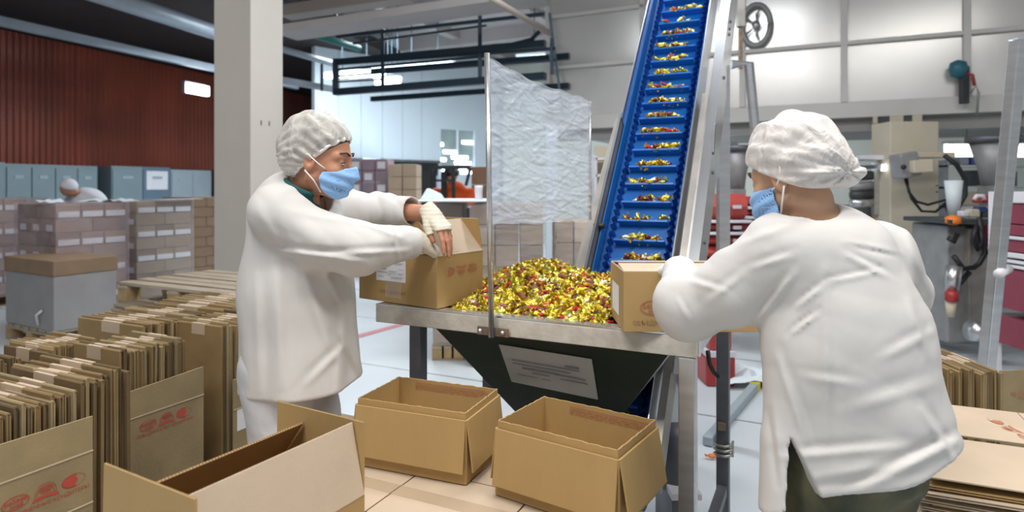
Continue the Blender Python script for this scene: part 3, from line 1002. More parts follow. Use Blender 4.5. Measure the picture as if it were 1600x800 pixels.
# inclined stair rail on the right and bent support beside the conveyor
st = thing('stair_rail', 'inclined square grey stair rail rising at the far edge', 'rail', (P(1543, 560, 3.5).x, 3.5, 0))
part('rail', MB().bar(P(1537, 620, 3.5), P(1592, 62, 3.3), .062, .062), 'steel', st, bevel=.006)
part('foot', MB().bar(P(1537, 620, 3.5), Vector((P(1530, 620, 3.5).x, 3.5, 0)), .062), 'steel', st)
part('cap', MB().obox(P(1592.5, 62, 3.3), (1, 0, 0), (0, 1, 0), Z, .066, .066, .012), 'steel_bright', st)
part('clamp', MB().tube([P(1560, 428, 3.36), P(1575, 420, 3.5)], .025, 10), 'rail_white', st, True)
bs = thing('support_frame', 'bent light-grey support bracket standing beside the conveyor', 'frame', (P(1185, 300, 5.2).x, 5.2, 0))
part('post', MB().tube([P(1142, 101, 5.2), P(1170, 100, 5.2), P(1182, 225, 5.2), P(1190, 360, 5.2), Vector((P(1202, 300, 5.2).x, 5.2, 0))], .042, 8), 'steel', bs)
hg = thing('hanging_rod', 'brown and grey rod hanging above the bent bracket', 'rod', tuple(P(1157, 60, 5.3)))
part('upper_sleeve', MB().bar(P(1156, -30, 5.3), P(1157, 42, 5.3), .06), 'steel_dull', hg)
part('rod', MB().bar(P(1157, 42, 5.3), P(1157, 108, 5.3), .028), 'bracket_brown', hg)

# low clutter on the floor behind the table
rb = thing('red_crate', 'red plastic crate on the floor seen between the table legs', 'crate', (P(1118, 560, 4.6).x, 4.6, 0))
a, b = P(1104, 0, 4.7), P(1150, 0, 4.7)
part('lower_box', MB().box(a.x, b.x, 4.7, 5.1, 0, .22), 'machine_red', rb, bevel=.02)
part('upper_box', MB().box(a.x + .03, b.x - .02, 4.72, 5.1, .26, .42), 'bin_red', rb, bevel=.02)
part('band', MB().box(a.x, b.x, 4.69, 5.12, .22, .26), 'rail_white', rb)
bar_a, bar_b = PZ(1105, 690, .03), PZ(1178, 605, .03)
fb = thing('floor_barrier', 'grey floor bar with yellow and black end lying behind the table', 'barrier', tuple(bar_a))
part('bar', MB().bar(bar_a, bar_b, .055, .055), 'locker_pale', fb, bevel=.008)
dd = (bar_b - bar_a).normalized()
for k in range(5):
    q = bar_b + dd * (.07 * k)
    part('stripe', MB().bar(q, q + dd * .07, .06, .06), 'yellow_tape' if k % 2 == 0 else 'cable_black', fb)
pb_ = thing('film_scrap', 'crumpled scrap of clear white film on the floor', 'scrap', tuple(PZ(1160, 600, 0)))
m = MB()
g = 7
c0 = PZ(1165, 596, .01)
vs = [c0 + Vector(((i - 3) * .07, (j - 3) * .06, .03 + .10 * random.random() * (1 - ((i - 3) ** 2 + (j - 3) ** 2) / 20))) for i in range(g) for j in range(g)]
m.add(vs, [(i * g + j, (i + 1) * g + j, (i + 1) * g + j + 1, i * g + j + 1) for i in range(g - 1) for j in range(g - 1)])
part('sheet', m, 'curtain_white', pb_)
m = MB().tube([P(1106, 548, 2.75), P(1108, 568, 2.75), P(1115, 582, 2.76), P(1124, 590, 2.8)], .010, 8)
single('cable', m, 'cable_black', 'black cable curving down between the two steel table legs', 'cable', smooth=True)

# machine foot / drive under the table on the right
dm = thing('drive_unit', 'steel drive unit with dark motor under the conveyor foot', 'machine', (P(1055, 760, 2.5).x, 2.55, 0))
part('plate', MB().plate([P(1062, 560, 2.75), P(1074, 556, 2.75), P(1062, 690, 2.7), P(1030, 690, 2.7)], (0, 1, 0), .01), 'curtain_white', dm)
part('yellow_strut', MB().bar(P(1052, 558, 2.66), P(1040, 640, 2.66), .03), 'machine_cream', dm)
part('motor', MB().lathe([(.06, -.14), (.09, -.12), (.09, .10), (.05, .14)], P(1056, 710, 2.72) , 14), 'steel_dark', dm, True)
part('foot', MB().box(.65, .75, 2.6, 2.9, 0, .22), 'steel_dark', dm)
part('plinth', MB().box(.64, .76, 2.56, 2.93, .22, .245), 'rail_white', dm)

# ================================================================== TABLE WITH HOPPER
ZT = 1.0
TR = Vector((.585, 2.03, 0))                 # front right corner
TLEN, TDEP = 1.26, .72
TL = TR - U * TLEN
def T(s, t, z):
    """table coordinates: s from the left end, t from the front edge"""
    return TL + U * s + V * t + Z * z
tb = thing('hopper_table', 'steel table with chipped white edge and dark green hopper holding sweets', 'table', tuple(TL))
part('front_edge', MB().obox(T(TLEN / 2, .02, ZT - .036), U, V, Z, TLEN, .04, .066), 'chipped_white', tb, bevel=.003)
part('back_edge', MB().obox(T(TLEN / 2, TDEP - .02, ZT - .036), U, V, Z, TLEN, .04, .066), 'steel', tb)
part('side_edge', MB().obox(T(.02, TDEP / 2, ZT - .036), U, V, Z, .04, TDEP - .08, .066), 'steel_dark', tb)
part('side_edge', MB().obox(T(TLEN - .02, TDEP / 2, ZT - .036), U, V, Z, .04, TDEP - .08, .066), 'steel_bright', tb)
# stainless rim
m = MB()
m.obox(T(TLEN / 2, .028, ZT + .001), U, V, Z, TLEN, .055, .006)
m.obox(T(TLEN / 2, TDEP - .03, ZT + .001), U, V, Z, TLEN, .06, .006)
m.obox(T(.09, TDEP / 2, ZT + .001), U, V, Z, .18, TDEP - .11, .006)
m.obox(T(TLEN - .03, TDEP / 2, ZT + .001), U, V, Z, .06, TDEP - .11, .006)
part('rim', m, 'steel_bright', tb)
part('back_lip', MB().obox(T(TLEN / 2, TDEP - .01, ZT + .045), U, V, Z, TLEN - .1, .004, .085), 'steel', tb)
# hopper: inverted pyramid
top = [T(.17, .045, ZT - .01), T(TLEN - .05, .045, ZT - .01), T(TLEN - .05, TDEP - .05, ZT - .01), T(.17, TDEP - .05, ZT - .01)]
bot = [T(.54, .30, .50), T(.86, .30, .50), T(.86, .52, .50), T(.54, .52, .50)]
for i in range(4):
    j = (i + 1) % 4
    n = (top[j] - top[i]).cross(bot[i] - top[i]).normalized()
    part('hopper_side', MB().plate([top[i], bot[i], bot[j], top[j]], n, .004), 'hopper_green' if i != 1 else 'steel', tb)
part('outlet', MB().plate([bot[0], bot[1], bot[2], bot[3]], -Z, .10), 'hopper_green', tb)
# notice on the hopper front
fn_ = ((top[1] - top[0]).cross(bot[0] - top[0])).normalized()
if fn_.y > 0:
    fn_ = -fn_
def hop(px, py):
    o = Vector((0, 0, CAM_H))
    d = P(px, py, 1.0) - o
    t = (top[0] - o).dot(fn_) / d.dot(fn_)
    return o + d * t
pp = [hop(780, 537), hop(800, 595), hop(935, 623), hop(925, 560)]
nt_ = part('notice', MB().plate([q + fn_ * .003 for q in pp], fn_, .002), 'paper_grey', tb, label='worn white paper notice with faded print')
m = MB()
def lerp2(u_, v_):
    return (pp[0] * (1 - u_) + pp[3] * u_) * (1 - v_) + (pp[1] * (1 - u_) + pp[2] * u_) * v_
for (ua, ub, vv_, h_) in ((.10, .85, .33, .03), (.10, .75, .42, .03), (.20, .62, .50, .05), (.55, .90, .52, .04), (.70, .85, .25, .05), (.30, .50, .60, .03), (.62, .92, .62, .03), (.12, .35, .72, .02), (.40, .50, .72, .02)):
    m.add([lerp2(ua, vv_) + fn_ * .0075, lerp2(ub, vv_) + fn_ * .0075, lerp2(ub, vv_ + h_) + fn_ * .0075, lerp2(ua, vv_ + h_) + fn_ * .0075], [(3, 2, 1, 0)])
subpart('print', m, 'print_grey', nt_)
# legs
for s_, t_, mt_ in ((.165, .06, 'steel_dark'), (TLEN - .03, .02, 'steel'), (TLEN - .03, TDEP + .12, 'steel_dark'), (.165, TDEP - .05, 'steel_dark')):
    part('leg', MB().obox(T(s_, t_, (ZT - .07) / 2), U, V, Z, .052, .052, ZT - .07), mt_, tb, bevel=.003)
part('stretcher', MB().bar(T(TLEN - .03, .02, .16), T(TLEN - .03, TDEP + .12, .16), .04), 'steel_dark', tb)
part('corner_gusset', MB().plate([T(TLEN + .001, .03, ZT - .07), T(TLEN + .001, .22, ZT - .005), T(TLEN + .001, .03, ZT - .005)], U, .006), 'steel_bright', tb)
part('leg_wire', MB().tube([T(TLEN - .03, TDEP + .12, .30) + Vector((.04 * math.cos(k * .9), .04 * math.sin(k * .9) - .01, .003 * k)) for k in range(22)], .006, 6), 'steel_dull', tb, True)
part('leg_clamp', MB().obox(T(TLEN - .03, TDEP + .08, .44), U, V, Z, .03, .02, .03), 'bracket_brown', tb)

# ------------------------------------------------------------------ film-covered splash panel on its pole
fp = thing('splash_panel', 'tall steel pole with a panel wrapped in wrinkled clear film', 'panel', tuple(P(768, 520, 2.30)))
pA, pB = P(768, 527, 2.315), P(761, 83, 2.315)
part('pole', MB().tube([pA, pB], .0105, 14), 'steel', fp, True)
br = part('bracket', MB().bar(P(746, 515.5, 2.345), P(795, 521, 2.305), .004, .030), 'bracket_brown', fp)
for px, py in ((751, 516.5), (786, 520)):
    c = P(px, py, 2.31)
    subpart('bolt', MB().tube([c, c - V * .012], .008, 10), 'steel_bright', br, True)
cA, cB = P(922, 158, 2.70), P(922, 344, 2.70)
part('far_rod', MB().tube([cB, cA], .006, 8), 'steel', fp, True)
q0, q1 = pB.lerp(pA, .02), P(768, 352, 2.315)
m = MB()
NU, NV = 110, 150
gu, gv = np.meshgrid(np.linspace(0, 1, NU + 1), np.linspace(0, 1, NV + 1), indexing='ij')
for side in (-1, 1):
    rip = np.zeros_like(gu)
    for k in range(230):
        cu, cw_ = random.random(), random.random()
        an = random.choice((random.gauss(.0, .22), random.gauss(-.55, .2), random.gauss(.45, .25)))
        ln = random.uniform(.05, .24)
        du, dv = gu - cu, (gv - cw_) * 1.25
        al = du * math.cos(an) + dv * math.sin(an)
        ac = -du * math.sin(an) + dv * math.cos(an) + .06 * al * al * random.uniform(-2, 2) / ln
        wd = random.uniform(.006, .016)
        rip += random.uniform(.0012, .0034) * random.choice((-1, 1, 1)) * np.exp(-(ac / wd) ** 2) * np.exp(-(al / ln) ** 4)
    vs = []
    for i in range(NU + 1):
        for j in range(NV + 1):
            u_, v_ = i / NU, j / NV
            tp = q0.lerp(cA, u_) + Z * (-.014 * math.sin(math.pi * u_) + .004 * math.sin(9 * u_ + 1) + .003 * math.sin(31 * u_))
            bt = q1.lerp(cB, u_) + Z * (.004 * math.sin(11 * u_) + .003 * math.sin(27 * u_))
            w = .010 * math.sin(math.pi * u_) + .006
            vs.append(tp.lerp(bt, v_) + Vector((.6, -.8, 0)) * (side * w + float(rip[i, j])))
    m.add(vs, [(i * (NV + 1) + j, i * (NV + 1) + j + 1, (i + 1) * (NV + 1) + j + 1, (i + 1) * (NV + 1) + j) if side < 0 else
               (i * (NV + 1) + j, (i + 1) * (NV + 1) + j, (i + 1) * (NV + 1) + j + 1, i * (NV + 1) + j + 1) for i in range(NU) for j in range(NV)])
part('film', m, 'film_panel', fp, True)

# ------------------------------------------------------------------ conveyor
C1 = Vector((.5655, 2.9, 1.1175))
C2 = Vector((1.11, 3.90, 2.615))
# keep it parallel to V
hd = ((C2 - C1).x ** 2 + (C2 - C1).y ** 2) ** .5
CD = (V * hd + Z * (C2.z - C1.z)).normalized()
CN = (-V * CD.z + Z * (CD.dot(V))).normalized()      # off the belt, towards the camera
BW = .235                                            # belt between the side walls
cv = thing('incline_conveyor', 'steep blue cleated belt conveyor lifting sweets out of the hopper', 'conveyor', (C1.x, C1.y, 0))
S0, S1 = -0.92, 2.75
def K(w, s, n):
    return C1 + U * w + CD * s + CN * n
m = MB()
m.plate([K(-BW / 2 - .055, S0, 0), K(BW / 2 + .055, S0, 0), K(BW / 2 + .055, S1, 0), K(-BW / 2 - .055, S1, 0)], -CN, .02)
part('belt', m, 'belt_blue', cv)
NCL = 35
pit = .1085
for k in range(NCL):
    s_ = S0 + .05 + pit * k
    if s_ > S1 - .02:
        break
    m = MB()
    m.hexa([K(-BW / 2, s_, 0), K(BW / 2, s_, 0), K(BW / 2, s_ + .010, 0), K(-BW / 2, s_ + .010, 0),
            K(-BW / 2, s_ - .004, .046), K(BW / 2, s_ - .004, .046), K(BW / 2, s_ + .004, .048), K(-BW / 2, s_ + .004, .048)])
    part('cleat', m, 'cleat_blue', cv)
# wavy side walls of the belt
for sg in (-1, 1):
    m = MB()
    vs, n = [], 300
    for i in range(n + 1):
        s_ = S0 + (S1 - S0) * i / n
        w = sg * (BW / 2 + .018 + .012 * math.sin(2 * math.pi * s_ / .042))
        vs += [K(w, s_, 0), K(w, s_, .055)]
    fs = [(2 * i, 2 * i + 2, 2 * i + 3, 2 * i + 1) for i in range(n)]
    m.add(vs, fs)
    part('wavy_sidewall', m, 'sidewall_blue', cv, True)
    # inner blue wall, steel frame
    m = MB()
    m.plate([K(sg * (BW / 2 + .055), S0, -.08), K(sg * (BW / 2 + .055), S1, -.08), K(sg * (BW / 2 + .055), S1, .075), K(sg * (BW / 2 + .055), S0, .075)], U * sg, .006)
    part('side_liner', m, 'belt_blue', cv)
# left: upper bright guard, lower brownish plate ; right: steel channel and wide pale plate
wl_, wr_ = -(BW / 2 + .062), (BW / 2 + .062)
m = MB().plate([K(wl_, .80, -.10), K(wl_, S1, -.10), K(wl_, S1, .13), K(wl_, .80, .13)], -U, .004)
part('side_guard', m, 'steel_bright', cv)
m = MB().plate([K(wl_ - .006, S0, -.16), K(wl_ - .006, .86, -.16), K(wl_ - .006, .86, .115), K(wl_ - .006, S0, .10)], -U, .004)
part('side_plate', m, 'steel_dull', cv)
part('edge_strip', MB().bar(K(wl_ - .012, S0, .112), K(wl_ - .012, .84, .122), .012, .016), 'steel_dark', cv)
m = MB().plate([K(wl_ - .105, -.45, .04), K(wl_ - .012, -.45, .04), K(wl_ - .012, .82, .10), K(wl_ - .040, .82, .10)], CN, .008)
part('leg_plate', m, 'steel_dull', cv)
part('pivot_bolt', MB().tube([K(wl_ + .02, .15, .09), K(wl_ - .03, .15, .09)], .012, 10), 'cable_black', cv, True)
for s_ in (.24, .25):
    part('screw', MB().tube([K(wl_ - .012, s_, (.02 if s_ < .245 else -.02)), K(wl_ - .018, s_, (.02 if s_ < .245 else -.02))], .008, 8), 'steel_bright', cv, True)
m = MB().plate([K(wr_, S0, -.06), K(wr_, S1, -.06), K(wr_, S1, .12), K(wr_, S0, .12)], U, .004)
part('side_guard', m, 'steel_bright', cv)
m = MB().plate([K(wr_ + .02, S0, -.05), K(wr_ + .02, 1.0, -.05), K(wr_ + .02, 1.0, .07), K(wr_ + .02, S0, .07)], U, .03)
part('channel', m, 'steel_dull', cv)
m = MB().plate([K(wr_ + .05, -.5, -.11), K(wr_ + .05, S1, -.20), K(wr_ + .05, S1, .06), K(wr_ + .05, -.5, .05)], U, .05)
part('side_beam', m, 'steel_bright', cv)
for s_ in (1.55, 1.60, 1.66, 1.2, .55, .15):
    part('bolt', MB().tube([K(wr_ + .1, s_, -.02), K(wr_ + .106, s_, -.02)], .010, 8), 'steel_dark', cv, True)
part('lug', MB().plate([K(wr_ + .101, .62, .03), K(wr_ + .101, .78, .075), K(wr_ + .101, .76, .095), K(wr_ + .101, .62, .05)], U, .006), 'steel_dark', cv)
part('support_leg', MB().bar(K(wr_ + .07, 1.4, -.12), Vector((K(wr_ + .07, 1.4, -.12).x, K(wr_ + .07, 1.4, -.12).y, 0)), .06), 'steel', cv)
part('support_leg', MB().bar(K(wl_ - .02, 1.0, -.12), Vector((K(wl_ - .02, 1.0, -.12).x, K(wl_ - .02, 1.0, -.12).y, 0)), .06), 'steel_dull', cv)
part('tail_drum', MB().tube([K(-BW / 2 - .05, S0, -.06), K(BW / 2 + .05, S0, -.06)], .07, 18), 'steel_dark', cv, True)

# ================================================================== CARTONS
TH = .005


def flap_mesh(w, ln, fluted=False):
    """flap hinged along x at the origin, standing up along z, thickness in y"""
    m = MB()
    i = .003
    m.hexa([(-w / 2 + i, -TH / 2, 0), (w / 2 - i, -TH / 2, 0), (w / 2 - i, TH / 2, 0), (-w / 2 + i, TH / 2, 0),
            (-w / 2 + i + .001, -TH / 2, ln), (w / 2 - i - .001, -TH / 2, ln), (w / 2 - i - .001, TH / 2, ln), (-w / 2 + i + .001, TH / 2, ln)])
    return m


def flute_strip(w, ln):
    """dark openings of the corrugation along the top edge of a flap"""
    m = MB()
    n = int(w / .0075)
    for k in range(n):
        x = -w / 2 + .006 + (w - .012) * k / (n - 1)
        m.add([(x - .0022, -.0012, ln + .0004), (x + .0022, -.0012, ln + .0004), (x + .0006, .0016, ln + .0004), (x - .0006, .0016, ln + .0004)], [(0, 1, 2, 3)])
    return m


def open_carton(label, L, W, H, loc, rz, flaps, group=None, outer='cardboard', inner='cardboard_inner', flute=False, tilt=(0, 0)):
    t = thing('open_carton', label, 'carton', loc, rz, group)
    t.rotation_euler = (tilt[0], tilt[1], rz)
    m = MB()
    l, w = L / 2, W / 2
    m.box(-l, l, -w, -w + TH, 0, H)
    m.box(-l, l, w - TH, w, 0, H)
    m.box(-l, -l + TH, -w + TH, w - TH, 0, H)
    m.box(l - TH, l, -w + TH, w - TH, 0, H)
    m.box(-l + TH, l - TH, -w + TH, w - TH, 0, TH)
    body = part('body', m, outer, t, world=False, bevel=.0012)
    m = MB()
    e = TH + .0006
    m.quad((-l + e, -w + e, TH + .001), (l - e, -w + e, TH + .001), (l - e, w - e, TH + .001), (-l + e, w - e, TH + .001))
    m.quad((l - e, -w + e, H), (-l + e, -w + e, H), (-l + e, -w + e, TH), (l - e, -w + e, TH))
    m.quad((-l + e, w - e, H), (l - e, w - e, H), (l - e, w - e, TH), (-l + e, w - e, TH))
    m.quad((-l + e, -w + e, H), (-l + e, w - e, H), (-l + e, w - e, TH), (-l + e, -w + e, TH))
    m.quad((l - e, w - e, H), (l - e, -w + e, H), (l - e, -w + e, TH), (l - e, w - e, TH))
    part('lining', m, inner, t, world=False)
    fo = []
    sides = [((0, -w, H), 0, L), ((l, 0, H), math.pi / 2, W), ((0, w, H), math.pi, L), ((-l, 0, H), -math.pi / 2, W)]
    for k in range(4):
        if flaps[k] is None:
            fo.append(None)
            continue
        ang, ln = flaps[k][:2]
        mt_ = flaps[k][2] if len(flaps[k]) > 2 else outer
        (o, rot, wid) = sides[k]
        mt4 = Matrix.Translation(Vector(o)) @ Matrix.Rotation(rot, 4, 'Z') @ Matrix.Rotation(math.radians(ang), 4, 'X')
        fm = flap_mesh(wid, ln)
        f = link('flap', fm.mesh('flap', mt_), t, bevel=.001)
        f.matrix_local = mt4
        if flute:
            fl = link('flute_edge', flute_strip(wid, ln).mesh('flute_edge', 'flute_dark'), f)
        fo.append(f)
    return t, body, fo


def collar(t, L, W, H, up):
    """inner cardboard sleeve standing a little above the folded rim, with a wavy cut edge"""
    l, w = L / 2 - TH - .001, W / 2 - TH - .001
    for a_, b_ in (((-l, -w), (l, -w)), ((l, -w), (l, w)), ((l, w), (-l, w)), ((-l, w), (-l, -w))):
        a_, b_ = Vector((*a_, 0)), Vector((*b_, 0))
        d_ = (b_ - a_).normalized()
        n_ = Vector((-d_.y, d_.x, 0))
        k = 26
        top = [a_.lerp(b_, i / k) + Z * (H + up + .0009 * math.sin(i * 1.9 + a_.x * 40) + random.uniform(-.0009, .0009)) for i in range(k + 1)]
        bot = [a_.lerp(b_, i / k) + Z * (TH + .002) for i in range(k + 1)]
        m = MB()
        q = top + bot
        m.add(q + [p + n_ * .004 for p in q], [])
        N = k + 1
        fs = []
        for i in range(k):
            fs.append((N + i, N + i + 1, i + 1, i))
            fs.append((2 * N + i, 2 * N + i + 1, 3 * N + i + 1, 3 * N + i))
            fs.append((i, i + 1, 2 * N + i + 1, 2 * N + i))
        m.f += fs
        m.mi += [0] * len(fs)
        part('inner_sleeve', m, 'cardboard', t, world=False)


def decal(pr, parent, name, mt_, org, xd, yd, rot180=False, scale=1.0, off=.0012):
    return link(name, pr.place(org, xd, yd, rot180, off, scale).mesh(name, mt_), parent)


def paper(parent, name, mt_, org, xd, yd, w, h, off=.0008):
    p = Print()
    p.rect(-w / 2, -h / 2, w, h)
    return decal(p, parent, name, mt_, org, xd, yd, off=off)


X, Y = Vector((1, 0, 0)), Vector((0, 1, 0))
LOGO = print_logos(1.0)
# red double lines printed on flaps
LINES = Print()
for k in range(3):
    y = -.006 * k
    x = -.13
    while x < .125 - .02 * k:
        w = random.uniform(.006, .03)
        LINES.rect(x, y, w, .0022)
        x += w + random.uniform(.0015, .004)
LINES.rect(-.13, .007, .25, .0016)

# --- open carton standing on the pallet, left one
ca, cab, caf = open_carton('open carton with flaps folded down, beside the lower left of the hopper', .40, .265, .195, (-.276, 2.135, .572), math.radians(-21.5),
                           [(174, .158), (173, .158), (174, .158), (173, .158)], 'open cartons on the pallet')
collar(ca, .40, .265, .195, .020)
decal(LINES, caf[0], 'printed_lines', 'print_red_faint', (-.01, -TH / 2 - .0002 + TH, .045), -X, -Z, off=.0006)
decal(LINES, ca, 'printed_lines', 'print_red_faint', (.02, .265 / 2 - TH - .0062, .195), X, Z, scale=1.1)
# --- right one
cb, cbb, cbf = open_carton('open carton with flaps folded down, in front of the hopper notice', .395, .275, .195, (.191, 1.885, .572), math.radians(-34),
                           [(173, .160), (170, .155), (174, .155), (173, .155)], 'open cartons on the pallet')
collar(cb, .395, .275, .195, .022)
decal(LINES, cb, 'printed_lines', 'print_red_faint', (.05, .275 / 2 - TH - .0062, .195), X, Z, scale=1.1)
# --- big open carton at the bottom with raised flaps
cf, cfb, cff = open_carton('wide open carton with raised flaps nearest the camera', .42, .30, .195, (-.575, 1.372, .572), math.radians(60),
                           [(-13, .165, 'cardboard_pale'), (1, .165), (-38, .165, 'cardboard_inner'), (-1, .165)], flute=True)
# --- carton being packed by the worker in the mask
cp, cpb, cpf = open_carton('sealed-side carton with white label under the masked worker\'s hands', .43, .295, .20, (0, 0, 0), 0,
                           [(-86, .14), (-36, .165, 'cardboard_pale'), (-12, .14), (-75, .10)])
cdir = math.atan2(-.24, .354)
cx_, cy_ = Vector((math.cos(cdir), math.sin(cdir), 0)), Vector((-math.sin(cdir), math.cos(cdir), 0))
corner = Vector((-.288, 2.455, ZT + .006))
cc_ = corner - cx_ * .215 + cy_ * .1475
cp.location = cc_
cp.rotation_euler = (0, 0, cdir)
lab = paper(cp, 'shipping_label', 'paper_white', (-.03, -.1475, .130), X, Z, .165, .088)
pr = Print()
for k in range(22):
    pr.rect(-.055 + .0014 * k, .002, .0008 if k % 3 else .0012, .022)
for k, (x, y, w, h) in enumerate(((-.07, -.010, .05, .003), (-.01, -.004, .045, .002), (.02, .03, .05, .002), (.02, .025, .04, .0015), (-.07, -.028, .03, .002), (.0, -.026, .07, .0015), (.0, -.031, .06, .0015), (.04, .005, .03, .0015), (-.02, -.020, .02, .0015))):
    pr.rect(x, y, w, h)
pr.text('1 ЧАСТ', .012, -.005, -.012)
pr.text('Е-1 ЧАСТ', .012, .045, -.013)
link('label_print', pr.place((-.03, -.1475, .130), X, Z, off=.0016).mesh('label_print', 'print_grey'), cp)
lg = print_logos(.92, False, ('oval', 'arch', 'heart'))
decal(lg, cp, 'printed_logos', 'print_red_faint', (.215, .0, .135), Y, Z, rot180=True)
pr = Print()
pr.text('ОБЪЕДИНЕННЫЕ', .017, 0, 0)
decal(pr, cp, 'printed_text', 'print_brown', (-.02, -.1475, .042), X, Z)
# clear packing tape over the label side
tp = MB()
tp.add([(-.06, -.1492, .02), (.03, -.1492, .02), (.03, -.1494, .10), (-.06, -.1494, .10)], [(0, 1, 2, 3)])
link('clear_tape', tp.mesh('clear_tape', 'film_clear'), cp)
# --- carton under the arm of the other worker
cr, crb, crf = open_carton('carton with oval emblem under the arm of the worker seen from behind', .44, .285, .195, (.582, 2.213, ZT + .006), math.radians(-.5),
                           [(-86, .138, 'cardboard_pale'), (-92, .12, 'cardboard_pale'), (-84, .138, 'cardboard_pale'), (-92, .12, 'cardboard_pale')])
pr = Print()
emblem_oval(pr, 0, 0, 1.25)
decal(pr, cr, 'printed_emblem', 'print_red_faint', (-.22 + .098, -.1425, .078), X, Z)
pr = Print()
pr.text('ОБЪЕДИНЕННЫЕ КОНДИТЕРЫ', .0195, 0, 0)
decal(pr, cr, 'printed_text', 'print_brown', (-.04, -.1425, .028), X, Z)
paper(cr, 'shipping_label', 'paper_white', (-.22, .02, .085), -Y, Z, .15, .10)

# --- closed cartons of the pallet below
J = Vector((-.285, 2.05, 0))
CL, CW, CHH = .385, .29, .20
def closed_carton(c, label, group):
    t = thing('closed_carton', label, 'carton', tuple(c), -ANG, group)
    g = .0025
    m = MB().box(-CL / 2 + g, CL / 2 - g, -CW / 2 + g, CW / 2 - g, .001, CHH - .005)
    part('body', m, 'cardboard', t, world=False, bevel=.003)
    for s_ in (-1, 1):
        y0, y1 = (-CW / 2 + g, -.0015) if s_ < 0 else (.0015, CW / 2 - g)
        part('flap', MB().box(-CL / 2 + g, CL / 2 - g, y0, y1, CHH - .005, CHH - .001), 'cardboard_pale', t, world=False, bevel=.0015)
    part('tape', MB().box(-CL / 2 + g - .0006, CL / 2 - g + .0006, -.028, .028, CHH - .001, CHH - .0004), 'carton_tape', t, world=False)
    return t
rows_ = [(.0, -.385 * .55), (-.29, 0), (-.58, -.19), (-.87, 0)]
rn = ['back', 'second', 'third', 'front']
for lay in (1, 0):
    for r_, (v0, uoff) in enumerate(rows_):
        for k in range(-1, 2):
            u0 = uoff + .385 * k
            c = J + U * (u0 + CL / 2) + V * (v0 + CW / 2) + Z * (.17 + .2 * lay)
            closed_carton(c, '%s closed carton along the %s row, %s layer under the open cartons' % (ORD[k + 1], rn[r_], 'top' if lay else 'bottom'), 'closed cartons on the pallet')
# pallet below
def pallet(loc, rz, L, W, label, group=None, h=.145, planks=6, mt_='wood_grey'):
    t = thing('wooden_pallet', label, 'pallet', loc, rz, group)
    pw = W / planks
    for k in range(planks):
        y0 = -W / 2 + pw * k
        dz = random.uniform(-.002, .003)
        part('plank', MB().box(-L / 2, L / 2, y0 + pw * .12, y0 + pw * .88, h - .024 + dz, h + dz), mt_, t, world=False, bevel=.003)
    for x in (-L / 2 + .05, 0, L / 2 - .05):
        part('crossboard', MB().box(x - .05, x + .05, -W / 2, W / 2, h - .046, h - .026), mt_, t, world=False)
        for y in (-W / 2 + .06, 0, W / 2 - .06):
            part('block', MB().box(x - .05, x + .05, y - .055, y + .055, .022, h - .046), 'wood_yellow', t, world=False)
    for y in (-W / 2 + .06, 0, W / 2 - .06):
        part('skid', MB().box(-L / 2, L / 2, y - .05, y + .05, 0, .022), mt_, t, world=False)
    return t
pc_ = J + U * .19 + V * (-.29)
pallet((pc_.x, pc_.y, 0), -ANG, 1.2, 1.16, 'wooden pallet under the closed cartons by the table', h=.168)

# ------------------------------------------------------------------ bundles of flattened cartons standing on edge
BLANK = {}


def blank_mesh(var, k, w, h, th):
    key = (var, k, w, h)
    if key in BLANK:
        return BLANK[key]
    m = MB()
    t1 = th * .42
    # two layers joined by a fold at the top, open at the sides
    m.box(-w, 0, 0, t1, 0, h - .004)
    m.box(-w + .004, -.003 * var, th - t1, th, .003 * var, h - .008 + .003 * var)
    m.hexa([(-w, 0, h - .004), (0, 0, h - .004), (0, th, h - .006), (-w, th, h - .006), (-w, th * .3, h), (0, th * .3, h), (0, th * .7, h), (-w, th * .7, h)])
    # tape across the fold
    x0, x1 = -w * (.62 + .04 * var), -w * (.34 + .03 * var)
    m.hexa([(x0, -.0006, h - .05), (x1, -.0006, h - .05), (x1, th + .0006, h - .05), (x0, th + .0006, h - .05),
            (x0, -.0002, h + .0012), (x1, -.0002, h + .0012), (x1, th, h + .0012), (x0, th, h + .0012)], 1)
    me = m.mesh('flattened_carton', ['carton_blank_%d' % k, 'cardboard_pale'])
    BLANK[key] = me
    return me


NB = [0]


def bundle(org, rz, n, w, h, label, group, th=.0125, z0=.15, lean=.0):
    """n flattened cartons stacked along local y from org; each spans local -x by w"""
    c, s = math.cos(rz), math.sin(rz)
    y = 0.0
    for i in range(n):
        k = random.choice((0, 0, 1, 1, 2, 2, 3, 3, 4))
        me = blank_mesh(random.randint(0, 2), k, w, h, th)
        jx, jz = random.uniform(-.014, .006), random.uniform(-.001, .0)
        o = link('flattened_carton', me, None, (org[0] + c * jx - s * y, org[1] + s * jx + c * y, z0 + jz), None)
        o.rotation_euler = (lean + random.uniform(-.012, .012), random.uniform(-.006, .006), rz + random.uniform(-.012, .012))
        o.scale = (random.uniform(.97, 1.0), 1, random.uniform(.965, 1.0))
        tag(o, label, 'flattened carton', group)
        y += th * random.uniform(1.0, 1.18)
    return y


